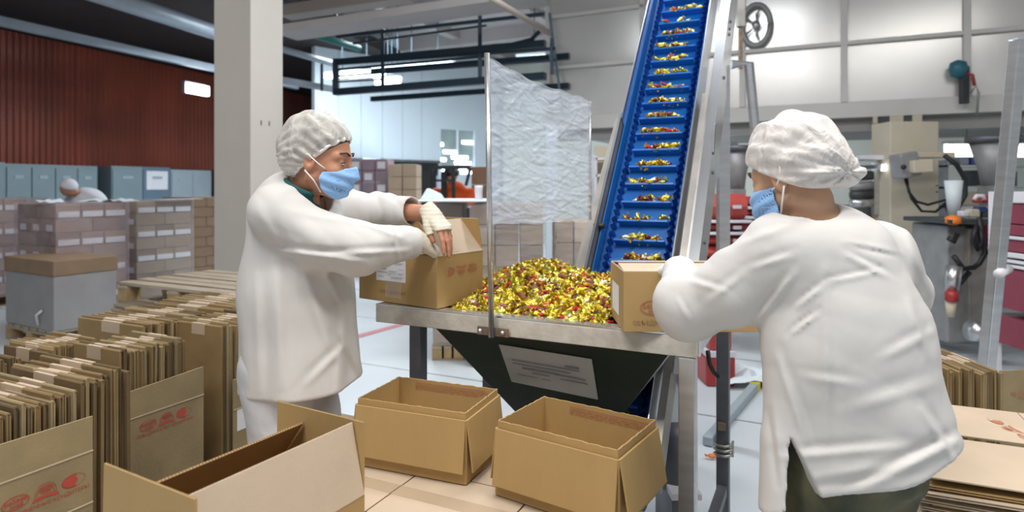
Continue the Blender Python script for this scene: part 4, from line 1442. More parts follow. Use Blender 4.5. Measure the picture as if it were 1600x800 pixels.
RB = -ANG
bundle((-1.51, 1.665, 0), RB, 27, .42, .70, 'flattened carton standing in the bundle behind the lowest red-printed panel', 'flattened cartons, bundle at the lower corner')
bundle((-1.385, 2.04, 0), RB, 13, .42, .715, 'flattened carton standing in the bundle just past the lowest red-printed panel', 'flattened cartons, second bundle')
bundle((-1.46, 2.40, 0), RB, 20, .29, .715, 'flattened carton standing in the bundle behind the middle red-printed panel', 'flattened cartons, third bundle')
bundle((-1.275, 2.83, 0), RB, 26, .30, .72, 'flattened carton standing in the bundle behind the panel with a white label', 'flattened cartons, fourth bundle')
bundle((-1.93, 2.17, 0), RB, 18, .42, .70, 'flattened carton standing in the bundle at the frame edge behind the lowest one', 'flattened cartons, bundle at the edge')
bundle((-1.775, 2.44, 0), RB, 14, .30, .71, 'flattened carton standing in the short bundle with a bare broad face', 'flattened cartons, short bundle')
bundle((-1.62, 2.80, 0), RB, 26, .48, .72, 'flattened carton standing in the long far bundle before the wooden pallets', 'flattened cartons, far bundle')
bundle((-1.43, 3.20, 0), RB, 24, .55, .72, 'flattened carton standing in the farthest bundle beneath the pallet stack', 'flattened cartons, farthest bundle')
# boards the bundles stand on
for i, (c, L, W, lb) in enumerate((((-1.56, 1.85), 0.5, .9, 'below the lowest bundle'), ((-1.48, 2.85), .95, 1.25, 'below the middle bundles'), ((-2.02, 2.35), .5, .5, 'below the bundle at the frame edge'))):
    pallet((c[0], c[1], 0), RB, L, W, 'wooden pallet %s of flattened cartons' % lb, 'pallets under the cartons', h=.149)


def carton_panel(a, b, z0, ztop_a, ztop_b, label, logo=None, white=None, folds=()):
    a, b = Vector((a[0], a[1], 0)), Vector((b[0], b[1], 0))
    d = (b - a).normalized()
    n = Vector((d.y, -d.x, 0))
    t = thing('carton_panel', label, 'carton', (a.x, a.y, z0))
    part('panel', MB().plate([a + Z * z0, b + Z * z0, b + Z * ztop_b, a + Z * ztop_a], n, .006), 'carton_blank_3', t, bevel=.001)
    L = (b - a).length
    for (fz,) in folds:
        part('fold_ridge', MB().bar(a + n * .006 + Z * fz, b + n * .006 + Z * fz, .004, .004), 'cardboard_pale', t)
    if logo:
        s_, zz, sc = logo
        mbp = LOGO.place(a + d * (L * s_) + Z * zz + n * .006, d, Z, False, .0012, sc)
        part('printed_logos', mbp, 'print_red', t)
    if white:
        s0, s1, zz0, zz1 = white
        part('white_label', MB().plate([a + d * s0 * L + Z * zz0 + n * .006, a + d * s1 * L + Z * zz0 + n * .006, a + d * s1 * L + Z * zz1 + n * .006, a + d * s0 * L + Z * zz1 + n * .006], n, .001), 'paper_white', t)
    return t
carton_panel((-1.482, 1.645), (-1.312, 1.998), .155, .765, .762, 'flat carton panel with three red emblems, lowest of the printed panels', logo=(.655, .585, 1.0), folds=((.655,), (.495,)))
carton_panel((-1.445, 2.40), (-1.305, 2.70), .155, .705, .718, 'flat carton panel with three red emblems, beside the masked worker\'s coat', logo=(.48, .555, 1.0), folds=((.60,),))
carton_panel((-1.245, 2.85), (-1.06, 3.20), .155, .615, .64, 'flat carton panel with a white label, touching the masked worker\'s coat', white=(.05, .8, .38, .475), folds=((.48,),))

# right-hand side: bundle and flat stack
bundle((1.83, 2.70, 0), math.radians(-92), 1, .40, .58, 'flattened carton standing edge-on in the bundle behind the worker\'s coat hem', 'flattened cartons, bundle by the machines', z0=.12)
for i in range(21):
    k = random.choice((0, 1, 1, 2, 3, 0))
    o = link('flattened_carton', blank_mesh(random.randint(0, 2), k, .40, .58, .0125), None, (1.70 + .0175 * i, 2.70 + random.uniform(-.015, .01), .12))
    o.rotation_euler = (random.uniform(-.012, .012), random.uniform(-.006, .006), math.radians(-92) + random.uniform(-.02, .02))
    o.scale = (1, 1, random.uniform(.97, 1.02))
    tag(o, 'flattened carton standing edge-on in the bundle behind the worker\'s coat hem', 'flattened carton', 'flattened cartons, bundle by the machines')
t = carton_panel((2.055, 2.70), (2.19, 2.72), .12, .70, .70, 'plain carton panel with a small red mark, closing the bundle by the machines')
pr = print_logos(.42, False)
part('printed_logos', pr.place(Vector((2.15, 2.705, .60)), (1, 0, 0), Z, off=.004), 'print_red_faint', t)
pallet((1.95, 2.93, 0), 0, .62, .55, 'wooden pallet under the upright carton bundle by the machines', h=.118)
# stack of flattened cartons lying flat
for i in range(9):
    jx, jy, jr = random.uniform(-.02, .02), random.uniform(-.015, .015), random.uniform(-.03, .03)
    if i >= 7:
        jx = jy = 0
        jr = .0
    z = .52 + .0135 * i
    if i < 8:
        m = MB()
        w, h = .62, .36
        m.box(-w / 2, w / 2, -h / 2, h / 2, 0, .004)
        m.box(-w / 2 + .004, w / 2 - .006, -h / 2, h / 2 - .004, .0065, .0105)
        o = link('flattened_carton', m.mesh('flattened_carton', ['cardboard_pale', 'cardboard'][i % 2]), None, (1.535 + jx, 1.87 + jy, z), math.radians(-24) + jr, bevel=.001)
        o.rotation_euler.y = random.uniform(-.012, .012)
        tag(o, 'flattened carton lying in the flat stack by the worker\'s hip', 'flattened carton', 'flattened cartons lying flat')
m = MB()
m.box(-.31, .31, -.18, .18, 0, .005)
f1 = link('flattened_carton', m.mesh('flattened_carton', 'cardboard_pale'), None, (1.545, 1.865, .645), math.radians(-24), bevel=.001)
tag(f1, 'plain pale flattened carton on top of the flat stack, nearer sheet', 'flattened carton')
m = MB()
m.box(-.36, .36, -.17, .17, 0, .006)
f2 = link('flattened_carton', m.mesh('flattened_carton', 'cardboard_pale'), None, (1.73, 2.205, .645), math.radians(-24), bevel=.001)
tag(f2, 'pale flattened carton with red emblems on top of the flat stack, farther sheet', 'flattened carton')
link('printed_logos', print_logos(.95, False).place((-.02, -.04, .006), (-.35, .93, 0), (-.93, -.35, 0)).mesh('printed_logos', 'print_red_faint'), f2)
link('fold_line', MB().box(.05, .053, -.17, .17, .006, .0068).mesh('fold_line', 'carton_blank_1'), f2)
# crate base carrying the flat stack
m = MB()
t = thing('low_table', 'low wooden stand under the flat stack of cartons', 'stand', (1.62, 2.02, 0), math.radians(-24))
part('top', MB().box(-.40, .42, -.32, .34, .48, .515), 'wood_grey', t, world=False)
for x in (-.35, .37):
    for y in (-.27, .29):
        part('leg', MB().box(x - .03, x + .03, y - .03, y + .03, 0, .48), 'wood_grey', t, world=False)

# ------------------------------------------------------------------ wooden pallets in a stack
p0 = P(175, 441, 4.6)
ctr = Vector((p0.x, p0.y, 0)) + U * .6 + V * .40
for k in range(5):
    pallet((ctr.x + random.uniform(-.02, .02), ctr.y + random.uniform(-.02, .02), .157 * k), -ANG + random.uniform(-.02, .02), 1.2, .8,
           'grey wooden pallet, %s from the top of the stack before the pillar' % ORD[4 - k], 'stacked wooden pallets', h=.155)

# ------------------------------------------------------------------ shrink-wrapped stacks of cartons


def wrapped_stack(corner, dv, du, rows, rh, name, film, lab=True, z0=.15, wv=.69, wu=.72, mats=('carton_far', 'carton_far_dark'), filmed=True):
    """corner: near right corner; dv away along the labelled face; du to the left along the near face"""
    corner = Vector((corner.x, corner.y, 0))
    for r in range(rows):
        odd = (rows - 1 - r) % 2
        nv, nu = (2, 3) if odd else (3, 2)
        rowname = ORD[rows - 1 - r]
        for iv in range(nv):
            for iu in range(nu):
                if iu > 0 and iv > 0:
                    continue
                a = wv / nv
                b = wu / nu
                c = corner + dv * (a * (iv + .5)) + du * (b * (iu + .5))
                g = .006
                t = thing('stacked_carton', 'carton, %s row down, %s along %s face, %s' % (rowname, ORD[iv if iu == 0 else iu], 'pillar-side' if iu == 0 else 'near', name), 'carton', (c.x, c.y, z0 + rh * r), group='cartons of ' + name)
                part('body', MB().obox(c + Z * (z0 + rh * (r + .5)), dv, -du, Z, a - g, b - g, rh - .004), mats[0] if random.random() < .75 else mats[1], t, bevel=.006)
                if lab and not odd and iu == 0:
                    q = corner + dv * (a * (iv + .5)) - du * .001 + Z * (z0 + rh * (r + .28))
                    part('white_label', MB().obox(q, dv, -du, Z, a * .86, .006, rh * .42), 'paper_white', t)
                if lab and odd and iv == 0:
                    q = corner + du * (b * (iu + .5)) - dv * .001 + Z * (z0 + rh * (r + .32))
                    part('white_label', MB().obox(q, du, dv, Z, b * .42, .006, rh * .45), 'paper_white', t)
    if filmed:
        m = MB()
        e = .02
        h = rows * rh + .012
        n = 10
        base = [corner - dv * e - du * e, corner + dv * (wv + e) - du * e, corner + dv * (wv + e) + du * (wu + e), corner - dv * e + du * (wu + e)]
        for i in range(4):
            a_, b_ = base[i], base[(i + 1) % 4]
            nn = Vector(((b_ - a_).y, -(b_ - a_).x, 0)).normalized()
            vs = []
            for ii in range(n + 1):
                for jj in range(n + 1):
                    vs.append(a_.lerp(b_, ii / n) + Z * (z0 + h * jj / n) + nn * random.uniform(-.006, .006))
            m.add(vs, [(ii * (n + 1) + jj, (ii + 1) * (n + 1) + jj, (ii + 1) * (n + 1) + jj + 1, ii * (n + 1) + jj + 1) for ii in range(n) for jj in range(n)])
        single('stretch_film', m, film, 'clear stretch film round the ' + name, 'film', smooth=True)
    cc = corner + dv * wv / 2 + du * wu / 2
    pallet((cc.x, cc.y, 0), math.atan2(dv.y, dv.x), wv, wu, 'wooden pallet under the ' + name, 'pallets under wrapped cartons', h=z0 - .002)


DV = Vector((.49, .87, 0)).normalized()
DU = Vector((-DV.y, DV.x, 0))
wrapped_stack(P(88, 290, 6.4), DV, DU, 8, .1425, 'wrapped stack nearest the frame edge', 'film_mauve', wu=.80)
wrapped_stack(P(214, 290, 7.5), DV, DU, 8, .143, 'wrapped stack beside the pillar', 'film_clear')
wrapped_stack(P(300, 290, 9.2), DV, DU, 8, .145, 'unwrapped stack touching the pillar', 'film_clear', lab=False, filmed=False, mats=('carton_far_dark', 'carton_far_dark'))
wrapped_stack(P(-30, 290, 7.6), DV, DU, 8, .146, 'stack behind the edge stack', 'film_mauve', wu=.8)
# plastic scraps on the stacks
for i, (px, py, d) in enumerate(((152, 313, 7.0), (188, 313, 7.1), (75, 316, 6.6))):
    c = P(px, py, d)
    c.z = .15 + 8 * .1425 + .014
    m = MB()
    g = 6
    m.add([c + Vector(((a - 2.5) * .05, (b - 2.5) * .06, .05 * random.random() * (1 - abs(a - 2.5) / 3))) for a in range(g) for b in range(g)],
          [(a * g + b, (a + 1) * g + b, (a + 1) * g + b + 1, a * g + b + 1) for a in range(g - 1) for b in range(g - 1)])
    single('plastic_scrap', m, 'curtain_white', 'crumpled white plastic on the wrapped stack, %s from the edge' % ORD[(1, 2, 0)[i]], 'scrap', smooth=True)
# papers on the second stack
for k in range(4):
    c = P(258 + 14 * k, 312, 7.7 + .1 * k)
    c.z = .15 + 8 * .143 + .014
    single('paper_sheet', MB().obox(c + Z * (.004 + .004 * (k % 2)), DV, -DU, Z, .20, .15, .006), 'paper_white', 'white paper lying on the wrapped stack beside the pillar, %s from the gap' % ORD[k], 'paper', 'papers on the stack')
# low crate with a grey wrapped side and a brown lid at the left edge
cq = P(84, 290, 5.75)
cq.z = 0
t = thing('wrapped_crate', 'low grey wrapped crate with a brown lid in front of the edge stack', 'crate', tuple(cq))
part('body', MB().plate([cq, cq + DV * .55, cq + DV * .55 + DU * .9, cq + DU * .9], Z, .5), 'crate_grey', t, bevel=.01).location.z = .16
part('lid', MB().plate([cq - DV * .01 - DU * .01, cq + DV * .56 - DU * .01, cq + DV * .56 + DU * .91, cq + DU * .91 - DV * .01], Z, .14), 'carton_far_dark', t, bevel=.01).location.z = .66
part('hook', MB().tube([cq - DV * .01 + DU * .25 + Z * .20, cq - DV * .03 + DU * .24 + Z * .30, cq - DV * .02 + DU * .17 + Z * .34], .012, 8), 'rail_white', t, True)
pallet(tuple(cq + DV * .275 + DU * .45), math.atan2(DV.y, DV.x), .55, .9, 'wooden pallet under the low grey crate', h=.158)

# stacks in the middle distance behind the masked worker's hand
def plain_stack(px0, px1, ytop, d, rows, cols, mats, name, z0=.15, lab=None, depth=.6, wrap=True):
    a, b = P(px0, ytop, d), P(px1, ytop, d)
    h = a.z - z0
    rh = h / rows
    w = (b.x - a.x) / cols
    for r in range(rows):
        for c in range(cols):
            x0 = a.x + w * c
            t = thing('stacked_carton', 'carton, %s row down, column %s, %s' % (ORD[rows - 1 - r], ('one', 'two', 'three')[c], name), 'carton', (x0 + w / 2, d + depth / 2, z0 + rh * r), group='cartons of ' + name)
            part('body', MB().box(x0 + .006, x0 + w - .006, d + random.uniform(0, .012), d + depth, z0 + rh * r, z0 + rh * (r + 1) - .006), random.choice(mats), t, bevel=.006)
            if lab and (r + c) % 2 == 0:
                part('white_label', MB().box(x0 + w * .2, x0 + w * .8, d - .006, d, z0 + rh * (r + .15), z0 + rh * (r + .75)), lab, t)
    cx = (a.x + b.x) / 2
    pallet((cx, d + depth / 2, 0), 0, b.x - a.x, depth, 'wooden pallet under the ' + name, 'pallets under far cartons', h=z0 - .002)
    if wrap:
        m = MB()
        n = 8
        for (A_, B_) in (((a.x - .01, d - .015), (b.x + .01, d - .015)), ((b.x + .01, d - .015), (b.x + .01, d + depth))):
            vs = [Vector((A_[0] + (B_[0] - A_[0]) * i / n, A_[1] + (B_[1] - A_[1]) * i / n + random.uniform(-.004, .004), z0 + (h + .01) * j / n)) for i in range(n + 1) for j in range(n + 1)]
            m.add(vs, [(i * (n + 1) + j, (i + 1) * (n + 1) + j, (i + 1) * (n + 1) + j + 1, i * (n + 1) + j + 1) for i in range(n) for j in range(n)])
        single('stretch_film', m, 'film_clear', 'clear stretch film round the ' + name, 'film', smooth=True)
plain_stack(675, 724, 318, 5.4, 6, 1, ['carton_far', 'carton_far_dark'], 'brown stack behind gloved hand')
plain_stack(724, 735, 324, 5.9, 8, 1, ['carton_mauve'], 'mauve column between brown stacks', wrap=False)
plain_stack(735, 850, 318, 5.2, 7, 3, ['carton_far', 'carton_far_dark'], 'brown stack behind splash panel')
plain_stack(868, 925, 345, 5.9, 5, 2, ['carton_far', 'cardboard_pale'], 'filmed stack beside conveyor leg')
plain_stack(545, 606, 248, 11.0, 9, 3, ['carton_mauve'], 'mauve stack under white wall', lab='paper_white', wrap=False)
plain_stack(606, 651, 256, 10.6, 8, 2, ['cardboard', 'cardboard_pale'], 'tan stack under white wall', lab='cardboard_pale', wrap=False)
plain_stack(736, 762, 260, 9.6, 6, 1, ['carton_far_dark'], 'tall brown stack beside forklift', wrap=False)
# white cover sheet over the nearer far stacks
a, b = P(655, 318, 5.15), P(760, 318, 5.15)
zc = P(0, 318, 5.4).z + .02
single('cover_sheet', MB().box(a.x - .05, b.x, 5.15, 6.0, zc, zc + .012), 'curtain_white', 'white sheet laid over the carton stacks behind the gloved hand', 'sheet', bevel=.004)
single('white_cup', MB().lathe([(.03, 0), (.035, .10), (.036, .12)], Vector((P(748, 300, 5.4).x, 5.4, zc + .012)), 14), 'rail_white', 'small white cup on the sheet beside the pole', 'cup', smooth=True)
c = P(680, 314, 5.6)
single('plastic_scrap', MB().plate([Vector((c.x - .12, 5.5, zc + .012)), Vector((c.x + .08, 5.5, zc + .012)), Vector((c.x + .05, 5.5, zc + .06)), Vector((c.x - .06, 5.5, zc + .11))], (0, 1, 0), .15), 'curtain_white', 'folded white plastic on the sheet near the forklift', 'scrap', bevel=.01)

# forklift
fk = thing('forklift', 'black forklift with an open cage behind the gloved hand', 'forklift', (P(700, 300, 8.6).x, 8.6, 0))
def fbar(a, b, w):
    part('cage_bar', MB().bar(P(a[0], a[1], 8.6), P(b[0], b[1], 8.6), w), 'forklift_black', fk)
fbar((671, 262), (735, 261), .05)
fbar((673, 262), (671, 330), .06)
fbar((735, 262), (728, 290), .04)
fbar((708, 264), (709, 330), .05)
fbar((671, 282), (706, 282), .03)
part('mast', MB().bar(P(667, 268, 8.5), P(667, 400, 8.5), .10), 'forklift_black', fk)
part('mast', MB().bar(P(694, 268, 8.9), P(694, 330, 8.9), .08), 'forklift_black', fk)
part('body', MB().box(P(670, 0, 8.6).x, P(735, 0, 8.6).x, 8.7, 9.6, .25, 1.0), 'machine_dark', fk, bevel=.05)
for px in (676, 730):
    for y in (8.75, 9.5):
        c = Vector((P(px, 0, 8.6).x, y, .25))
        part('wheel', MB().tube([c - X * .08, c + X * .08], .25, 18), 'forklift_black', fk, True)

# ================================================================== SWEETS
def candy_mesh(var, mats, mi_b, mi_t):
    m = MB()
    n = 7
    L = .012 + .002 * var
    prof = [(-L, .004), (-L * .75, .0082), (0, .0096), (L * .75, .0082), (L, .004)]
    vs, fs = [], []
    for x, r in prof:
        for k in range(n):
            a = 2 * math.pi * k / n + .3 * var
            vs.append((x, r * math.cos(a), r * (.8 if var % 2 else 1) * math.sin(a)))
    for i in range(4):
        for k in range(n):
            k2 = (k + 1) % n
            fs.append((i * n + k, i * n + k2, (i + 1) * n + k2, (i + 1) * n + k))
    m.add(vs, fs, mi_b)
    for sg in (-1, 1):
        vs = [(sg * L, 0, .002), (sg * L, 0, -.002)]
        q = 6
        for k in range(q + 1):
            a = -1.0 + 2.0 * k / q
            vs.append((sg * (L + .011 * math.cos(a * .6)), .010 * a, .0035 * (1 if k % 2 else -1) + .002 * var))
        fs = [(0, 2 + k, 3 + k) for k in range(q)] + [(1, 3 + k, 2 + k) for k in range(q)]
        m.add(vs, fs, mi_t)
    return m


CM = ['candy_gold', 'candy_lime', 'candy_red', 'candy_maroon', 'candy_pale']
KINDS = [('gold', 0, 0), ('gold', 0, 1), ('lime', 1, 1), ('gold', 0, 4), ('red', 2, 0), ('maroon', 3, 0), ('gold', 1, 0), ('red', 2, 2), ('pale', 4, 0)]
KW = [.21, .14, .16, .08, .07, .15, .08, .04, .07]
CAND = [candy_mesh(i % 3, None, k[1], k[2]) for i, k in enumerate(KINDS)]


def mound(s, t):
    e = min(1, max(0, (s - .19) / .10)) * min(1, max(0, (1.215 - s) / .06)) * min(1, max(0, (t - .05) / .07))
    h = -.012 + .105 * math.exp(-((s - .51) ** 2 / .040 + (t - .50) ** 2 / .055)) + .06 * math.exp(-((s - .92) ** 2 / .05 + (t - .50) ** 2 / .05)) + .035 * min(1, t / .4)
    return h * e - .010 * (1 - e)


def in_box(p, c, rz, L, W, mg=.02):
    d = Vector((p.x - c[0], p.y - c[1]))
    lx = d.x * math.cos(rz) + d.y * math.sin(rz)
    ly = -d.x * math.sin(rz) + d.y * math.cos(rz)
    return abs(lx) < L / 2 + mg and abs(ly) < W / 2 + mg


pts = []
tries = 0
cell = {}
while len(pts) < 1750 and tries < 60000:
    tries += 1
    s_, t_ = random.uniform(.19, 1.20), random.uniform(.065, .67)
    p = T(s_, t_, ZT + mound(s_, t_) + random.uniform(-.004, .012))
    if in_box(p, cc_, cdir, .43, .295) or in_box(p, (.582, 2.213), 0, .44, .285):
        continue
    if abs((p - C1).dot(U)) < .20 and t_ > .60:
        continue
    key = (int(s_ / .017), int(t_ / .017))
    if cell.get(key, 0) >= 1 + (random.random() < .5):
        continue
    cell[key] = cell.get(key, 0) + 1
    pts.append(p)
pts.sort(key=lambda p: (p - Vector((0, 0, CAM_H))).length)
shared = [m.mesh('wrapped_sweet', CM) for m in CAND]
for me in shared:
    me.polygons.foreach_set('use_smooth', [len(p.vertices) == 4 for p in me.polygons])
stuffv, stufff, stuffm = MB(), None, None
def rand_rot():
    return Matrix.Rotation(random.uniform(0, 6.28), 3, 'Z') @ Matrix.Rotation(random.uniform(-.7, .7), 3, 'Y') @ Matrix.Rotation(random.uniform(0, 6.28), 3, 'X')
def add_stuff(p, sc=1.0):
    k = random.choices(range(9), KW)[0]
    R = rand_rot() * sc
    src = CAND[k]
    o = len(stuffv.v)
    stuffv.v += [tuple(p + R @ Vector(q)) for q in src.v]
    stuffv.f += [tuple(i + o for i in f) for f in src.f]
    stuffv.mi += src.mi
CNAME = {'gold': 'gold-foil wrapped sweet at the front of the heap in the hopper', 'lime': 'lime-gold wrapped sweet at the front of the heap in the hopper',
         'red': 'red wrapped sweet at the front of the heap in the hopper', 'maroon': 'dark maroon wrapped sweet at the front of the heap in the hopper', 'pale': 'pale silvery wrapped sweet at the front of the heap in the hopper'}
for i, p in enumerate(pts):
    if i < 300:
        k = random.choices(range(9), KW)[0]
        o = link('wrapped_sweet', shared[k], None, p)
        o.rotation_euler = rand_rot().to_euler()
        sc = random.uniform(1.1, 1.45)
        o.scale = (sc, sc, sc)
        tag(o, CNAME[KINDS[k][0]], 'sweet', KINDS[k][0] + ' sweets at the front of the heap')
    else:
        add_stuff(p + Z * .002, random.uniform(1.1, 1.5))
# heap body under the top layer
g = 40
vs = []
for i in range(g + 1):
    for j in range(g + 1):
        s_, t_ = .185 + 1.02 * i / g, .06 + .61 * j / g
        vs.append(T(s_, t_, ZT + mound(s_, t_) - .016))
stuffv.add(vs, [(i * (g + 1) + j, (i + 1) * (g + 1) + j, (i + 1) * (g + 1) + j + 1, i * (g + 1) + j + 1) for i in range(g) for j in range(g)], 3)
# sweets carried by the cleats
random.seed(11)
for k in range(NCL):
    s_ = S0 + .05 + pit * k
    if s_ > S1 - .05 or s_ < -.45:
        continue
    n = random.choice((18, 22, 26, 30, 34)) if random.random() > .10 else 5
    w0 = random.uniform(-.03, .03)
    hw = random.uniform(.07, .10)
    for q in range(n):
        w = max(-.105, min(.105, w0 + random.uniform(-hw, hw)))
        add_stuff(K(w, s_ + random.uniform(.014, .030), random.uniform(.012, .050)), random.uniform(.95, 1.25))
for k in range(14):
    add_stuff(K(random.uniform(.0, .1), random.uniform(-.85, -.62), .02), 1.0)
so = single('wrapped_sweets', stuffv, CM, 'heap of gold and red wrapped sweets in the hopper and on the belt', 'sweets')
so['kind'] = 'stuff'
single('fallen_sweet', MB().add(*[(lambda v: v)([tuple(PZ(1113, 712, .02) + Vector(q) * 1.6) for q in CAND[4].v]), CAND[4].f]), 'orange_plastic', 'single orange-red sweet fallen on the floor by the table leg', 'sweet')

# ================================================================== PEOPLE: signed-distance modelling, meshed with surface nets
f32 = np.float32


def smin(a, b, k):
    h = np.clip(.5 + .5 * (b - a) / k, 0, 1)
    return b * (1 - h) + a * h - k * h * (1 - h)


def smax(a, b, k):
    return -smin(-a, -b, k)


def rcone(p, a, b, r1, r2):
    a, b = np.asarray(a, f32), np.asarray(b, f32)
    ba = b - a
    L2 = max(float(ba @ ba), 1e-9)
    t = np.clip(((p - a) @ ba) / L2, 0, 1)
    q = p - a - t[:, None] * ba
    return np.sqrt((q * q).sum(1)) - (r1 + (r2 - r1) * t)


def econe(p, a, b, ra, rb, ax, squash):
    """round cone flattened along unit axis ax by factor squash (<1 = thinner)"""
    ax = np.asarray(ax, f32)
    ax = ax / np.linalg.norm(ax)
    s = 1.0 / squash - 1.0

    def st(x):
        return x + np.outer(x @ ax, ax) * s if x.ndim > 1 else x + (x @ ax) * ax * s
    a, b = np.asarray(a, f32), np.asarray(b, f32)
    c = (a + b) / 2
    return rcone(st(p - c), st(a - c), st(b - c), ra, rb) * .8


def ellip(p, c, r, R=None):
    q = p - np.asarray(c, f32)
    if R is not None:
        q = q @ np.asarray(R, f32)          # columns of R are the local axes
    r = np.asarray(r, f32)
    k0 = np.sqrt(((q / r) ** 2).sum(1))
    k1 = np.sqrt(((q / (r * r)) ** 2).sum(1)) + 1e-9
    return k0 * (k0 - 1) / k1


def plane(p, o, n):
    n = np.asarray(n, f32)
    n = n / np.linalg.norm(n)
    return (p - np.asarray(o, f32)) @ n


def surface(fn, lo, hi, h):
    lo, hi = np.asarray(lo, f32), np.asarray(hi, f32)
    nb = 8
    nblk = np.ceil((hi - lo) / (h * nb)).astype(int)
    dim = nblk * nb + 1
    gx = [lo[i] + (np.arange(nblk[i]) + .5) * nb * h for i in range(3)]
    C = np.stack(np.meshgrid(*gx, indexing='ij'), -1).reshape(-1, 3).astype(f32)
    dc = fn(C)
    act = np.abs(dc) < nb * h * .95 + .008
    arr = np.full(dim, 1.0, f32)
    blk_in = (dc < 0).reshape(nblk)
    big = np.where(blk_in, -1.0, 1.0)
    arr[:-1, :-1, :-1] = np.repeat(np.repeat(np.repeat(big, nb, 0), nb, 1), nb, 2)
    o = np.arange(nb + 1)
    off = np.stack(np.meshgrid(o, o, o, indexing='ij'), -1).reshape(-1, 3)
    idx = np.argwhere(act.reshape(nblk))
    for s in range(0, len(idx), 400):
        ii = (idx[s:s + 400, None, :] * nb + off[None]).reshape(-1, 3)
        arr[ii[:, 0], ii[:, 1], ii[:, 2]] = fn((lo + ii * h).astype(f32))
    ins = arr < 0
    c = np.zeros(tuple(d - 1 for d in dim), np.int8)
    corners = [(i, j, k) for i in (0, 1) for j in (0, 1) for k in (0, 1)]
    D = dim
    for (i, j, k) in corners:
        c += ins[i:D[0] - 1 + i, j:D[1] - 1 + j, k:D[2] - 1 + k]
    cells = np.argwhere((c > 0) & (c < 8))
    vid = np.full(c.shape, -1, np.int64)
    vid[cells[:, 0], cells[:, 1], cells[:, 2]] = np.arange(len(cells))
    val = {cn: arr[cells[:, 0] + cn[0], cells[:, 1] + cn[1], cells[:, 2] + cn[2]] for cn in corners}
    acc = np.zeros((len(cells), 3), np.float64)
    cnt = np.zeros(len(cells))
    for a in corners:
        for ax in range(3):
            if a[ax]:
                continue
            b = list(a)
            b[ax] = 1
            b = tuple(b)
            va, vb = val[a], val[b]
            x = (va < 0) != (vb < 0)
            t = va / (va - vb + 1e-12)
            pnt = np.tile(np.array(a, float), (len(cells), 1))
            pnt[:, ax] = t
            acc[x] += pnt[x]
            cnt[x] += 1
    verts = lo + (cells + acc / cnt[:, None]) * h
    faces = []
    for ax in range(3):
        b, cx = (ax + 1) % 3, (ax + 2) % 3
        sl0 = [slice(1, -1)] * 3
        sl1 = [slice(1, -1)] * 3
        sl0[ax] = slice(0, -1)
        sl1[ax] = slice(1, None)
        i0, i1 = ins[tuple(sl0)], ins[tuple(sl1)]
        e = np.argwhere(i0 != i1)
        flip = i0[e[:, 0], e[:, 1], e[:, 2]]
        e = e.copy()
        for q in range(3):
            if q != ax:
                e[:, q] += 1
        quad = []
        for (db, dcx) in ((-1, -1), (0, -1), (0, 0), (-1, 0)):
            f = e.copy()
            f[:, b] += db
            f[:, cx] += dcx
            quad.append(vid[f[:, 0], f[:, 1], f[:, 2]])
        qd = np.stack(quad, 1)
        qd[~flip] = qd[~flip][:, ::-1]
        faces.append(qd)
    faces = np.concatenate(faces)
    faces = faces[(faces >= 0).all(1)]
    return verts, faces


def sdf_obj(name, fn, lo, hi, h, mt_, parent, label=None, smooth_iter=0):
    v, f = surface(fn, lo, hi, h)
    v = v - np.array(parent.location)
    me = bpy.data.meshes.new(name)
    me.vertices.add(len(v))
    me.vertices.foreach_set('co', v.astype(f32).ravel())
    me.loops.add(len(f) * 4)
    me.loops.foreach_set('vertex_index', f.astype(np.int32).ravel())
    me.polygons.add(len(f))
    me.polygons.foreach_set('loop_start', np.arange(0, len(f) * 4, 4, dtype=np.int32))
    me.polygons.foreach_set('loop_total', np.full(len(f), 4, np.int32))
    me.update(calc_edges=True)
    me.validate()
    me.polygons.foreach_set('use_smooth', [True] * len(me.polygons))
    for m_ in (mt_ if isinstance(mt_, (list, tuple)) else [mt_]):
        me.materials.append(MATS[m_])
    o = link(name, me, parent)
    if smooth_iter:
        sm = o.modifiers.new('relax', 'SMOOTH')
        sm.factor = .5
        sm.iterations = smooth_iter
    if label:
        o['label'] = label
    return o


def wob(p, dirs, amps, phs):
    """sum of warped sines: cloth folds"""
    out = np.zeros(len(p), f32)
    for d, a, ph in zip(dirs, amps, phs):
        w = p @ np.asarray(d, f32) + ph
        w = w + .8 * np.sin(.37 * w + p[:, 2] * 5 + ph) + .5 * np.sin(p[:, 0] * 9 + p[:, 1] * 7 + ph * 2)
        s = np.sin(w)
        out += a * (s * .6 + (1 - np.abs(s)) * .6 - .3)
    return out


def creases(p, segs, ymax):
    """sharp cloth folds: (x0, y0, x1, y1, width, depth in m); points given as they lie on the side of the cloth facing the table front"""
    u = 800 + FPX * p[:, 0] / p[:, 1]
    v = HORIZON - FPX * (p[:, 2] - CAM_H) / p[:, 1]
    out = np.zeros(len(p), f32)
    for x0, y0, x1, y1, w, a in segs:
        dx, dy = x1 - x0, y1 - y0
        L2 = dx * dx + dy * dy
        t = ((u - x0) * dx + (v - y0) * dy) / L2
        tc = np.clip(t, 0, 1)
        cx = u - x0 - tc * dx
        cy = v - y0 - tc * dy
        side = (cx * dy - cy * dx) / math.sqrt(L2)
        r = np.sqrt(cx * cx + cy * cy) / w
        fade = np.sin(np.pi * (.12 + .76 * tc))
        out += a * fade * (np.exp(-r * r * 2.2) - .75 * np.exp(-((side / w - 1.3) ** 2) * 1.6 - np.clip(r - 2, 0, 9) ** 2))
    return .8 * out * np.clip((ymax - p[:, 1]) / .05, 0, 1)


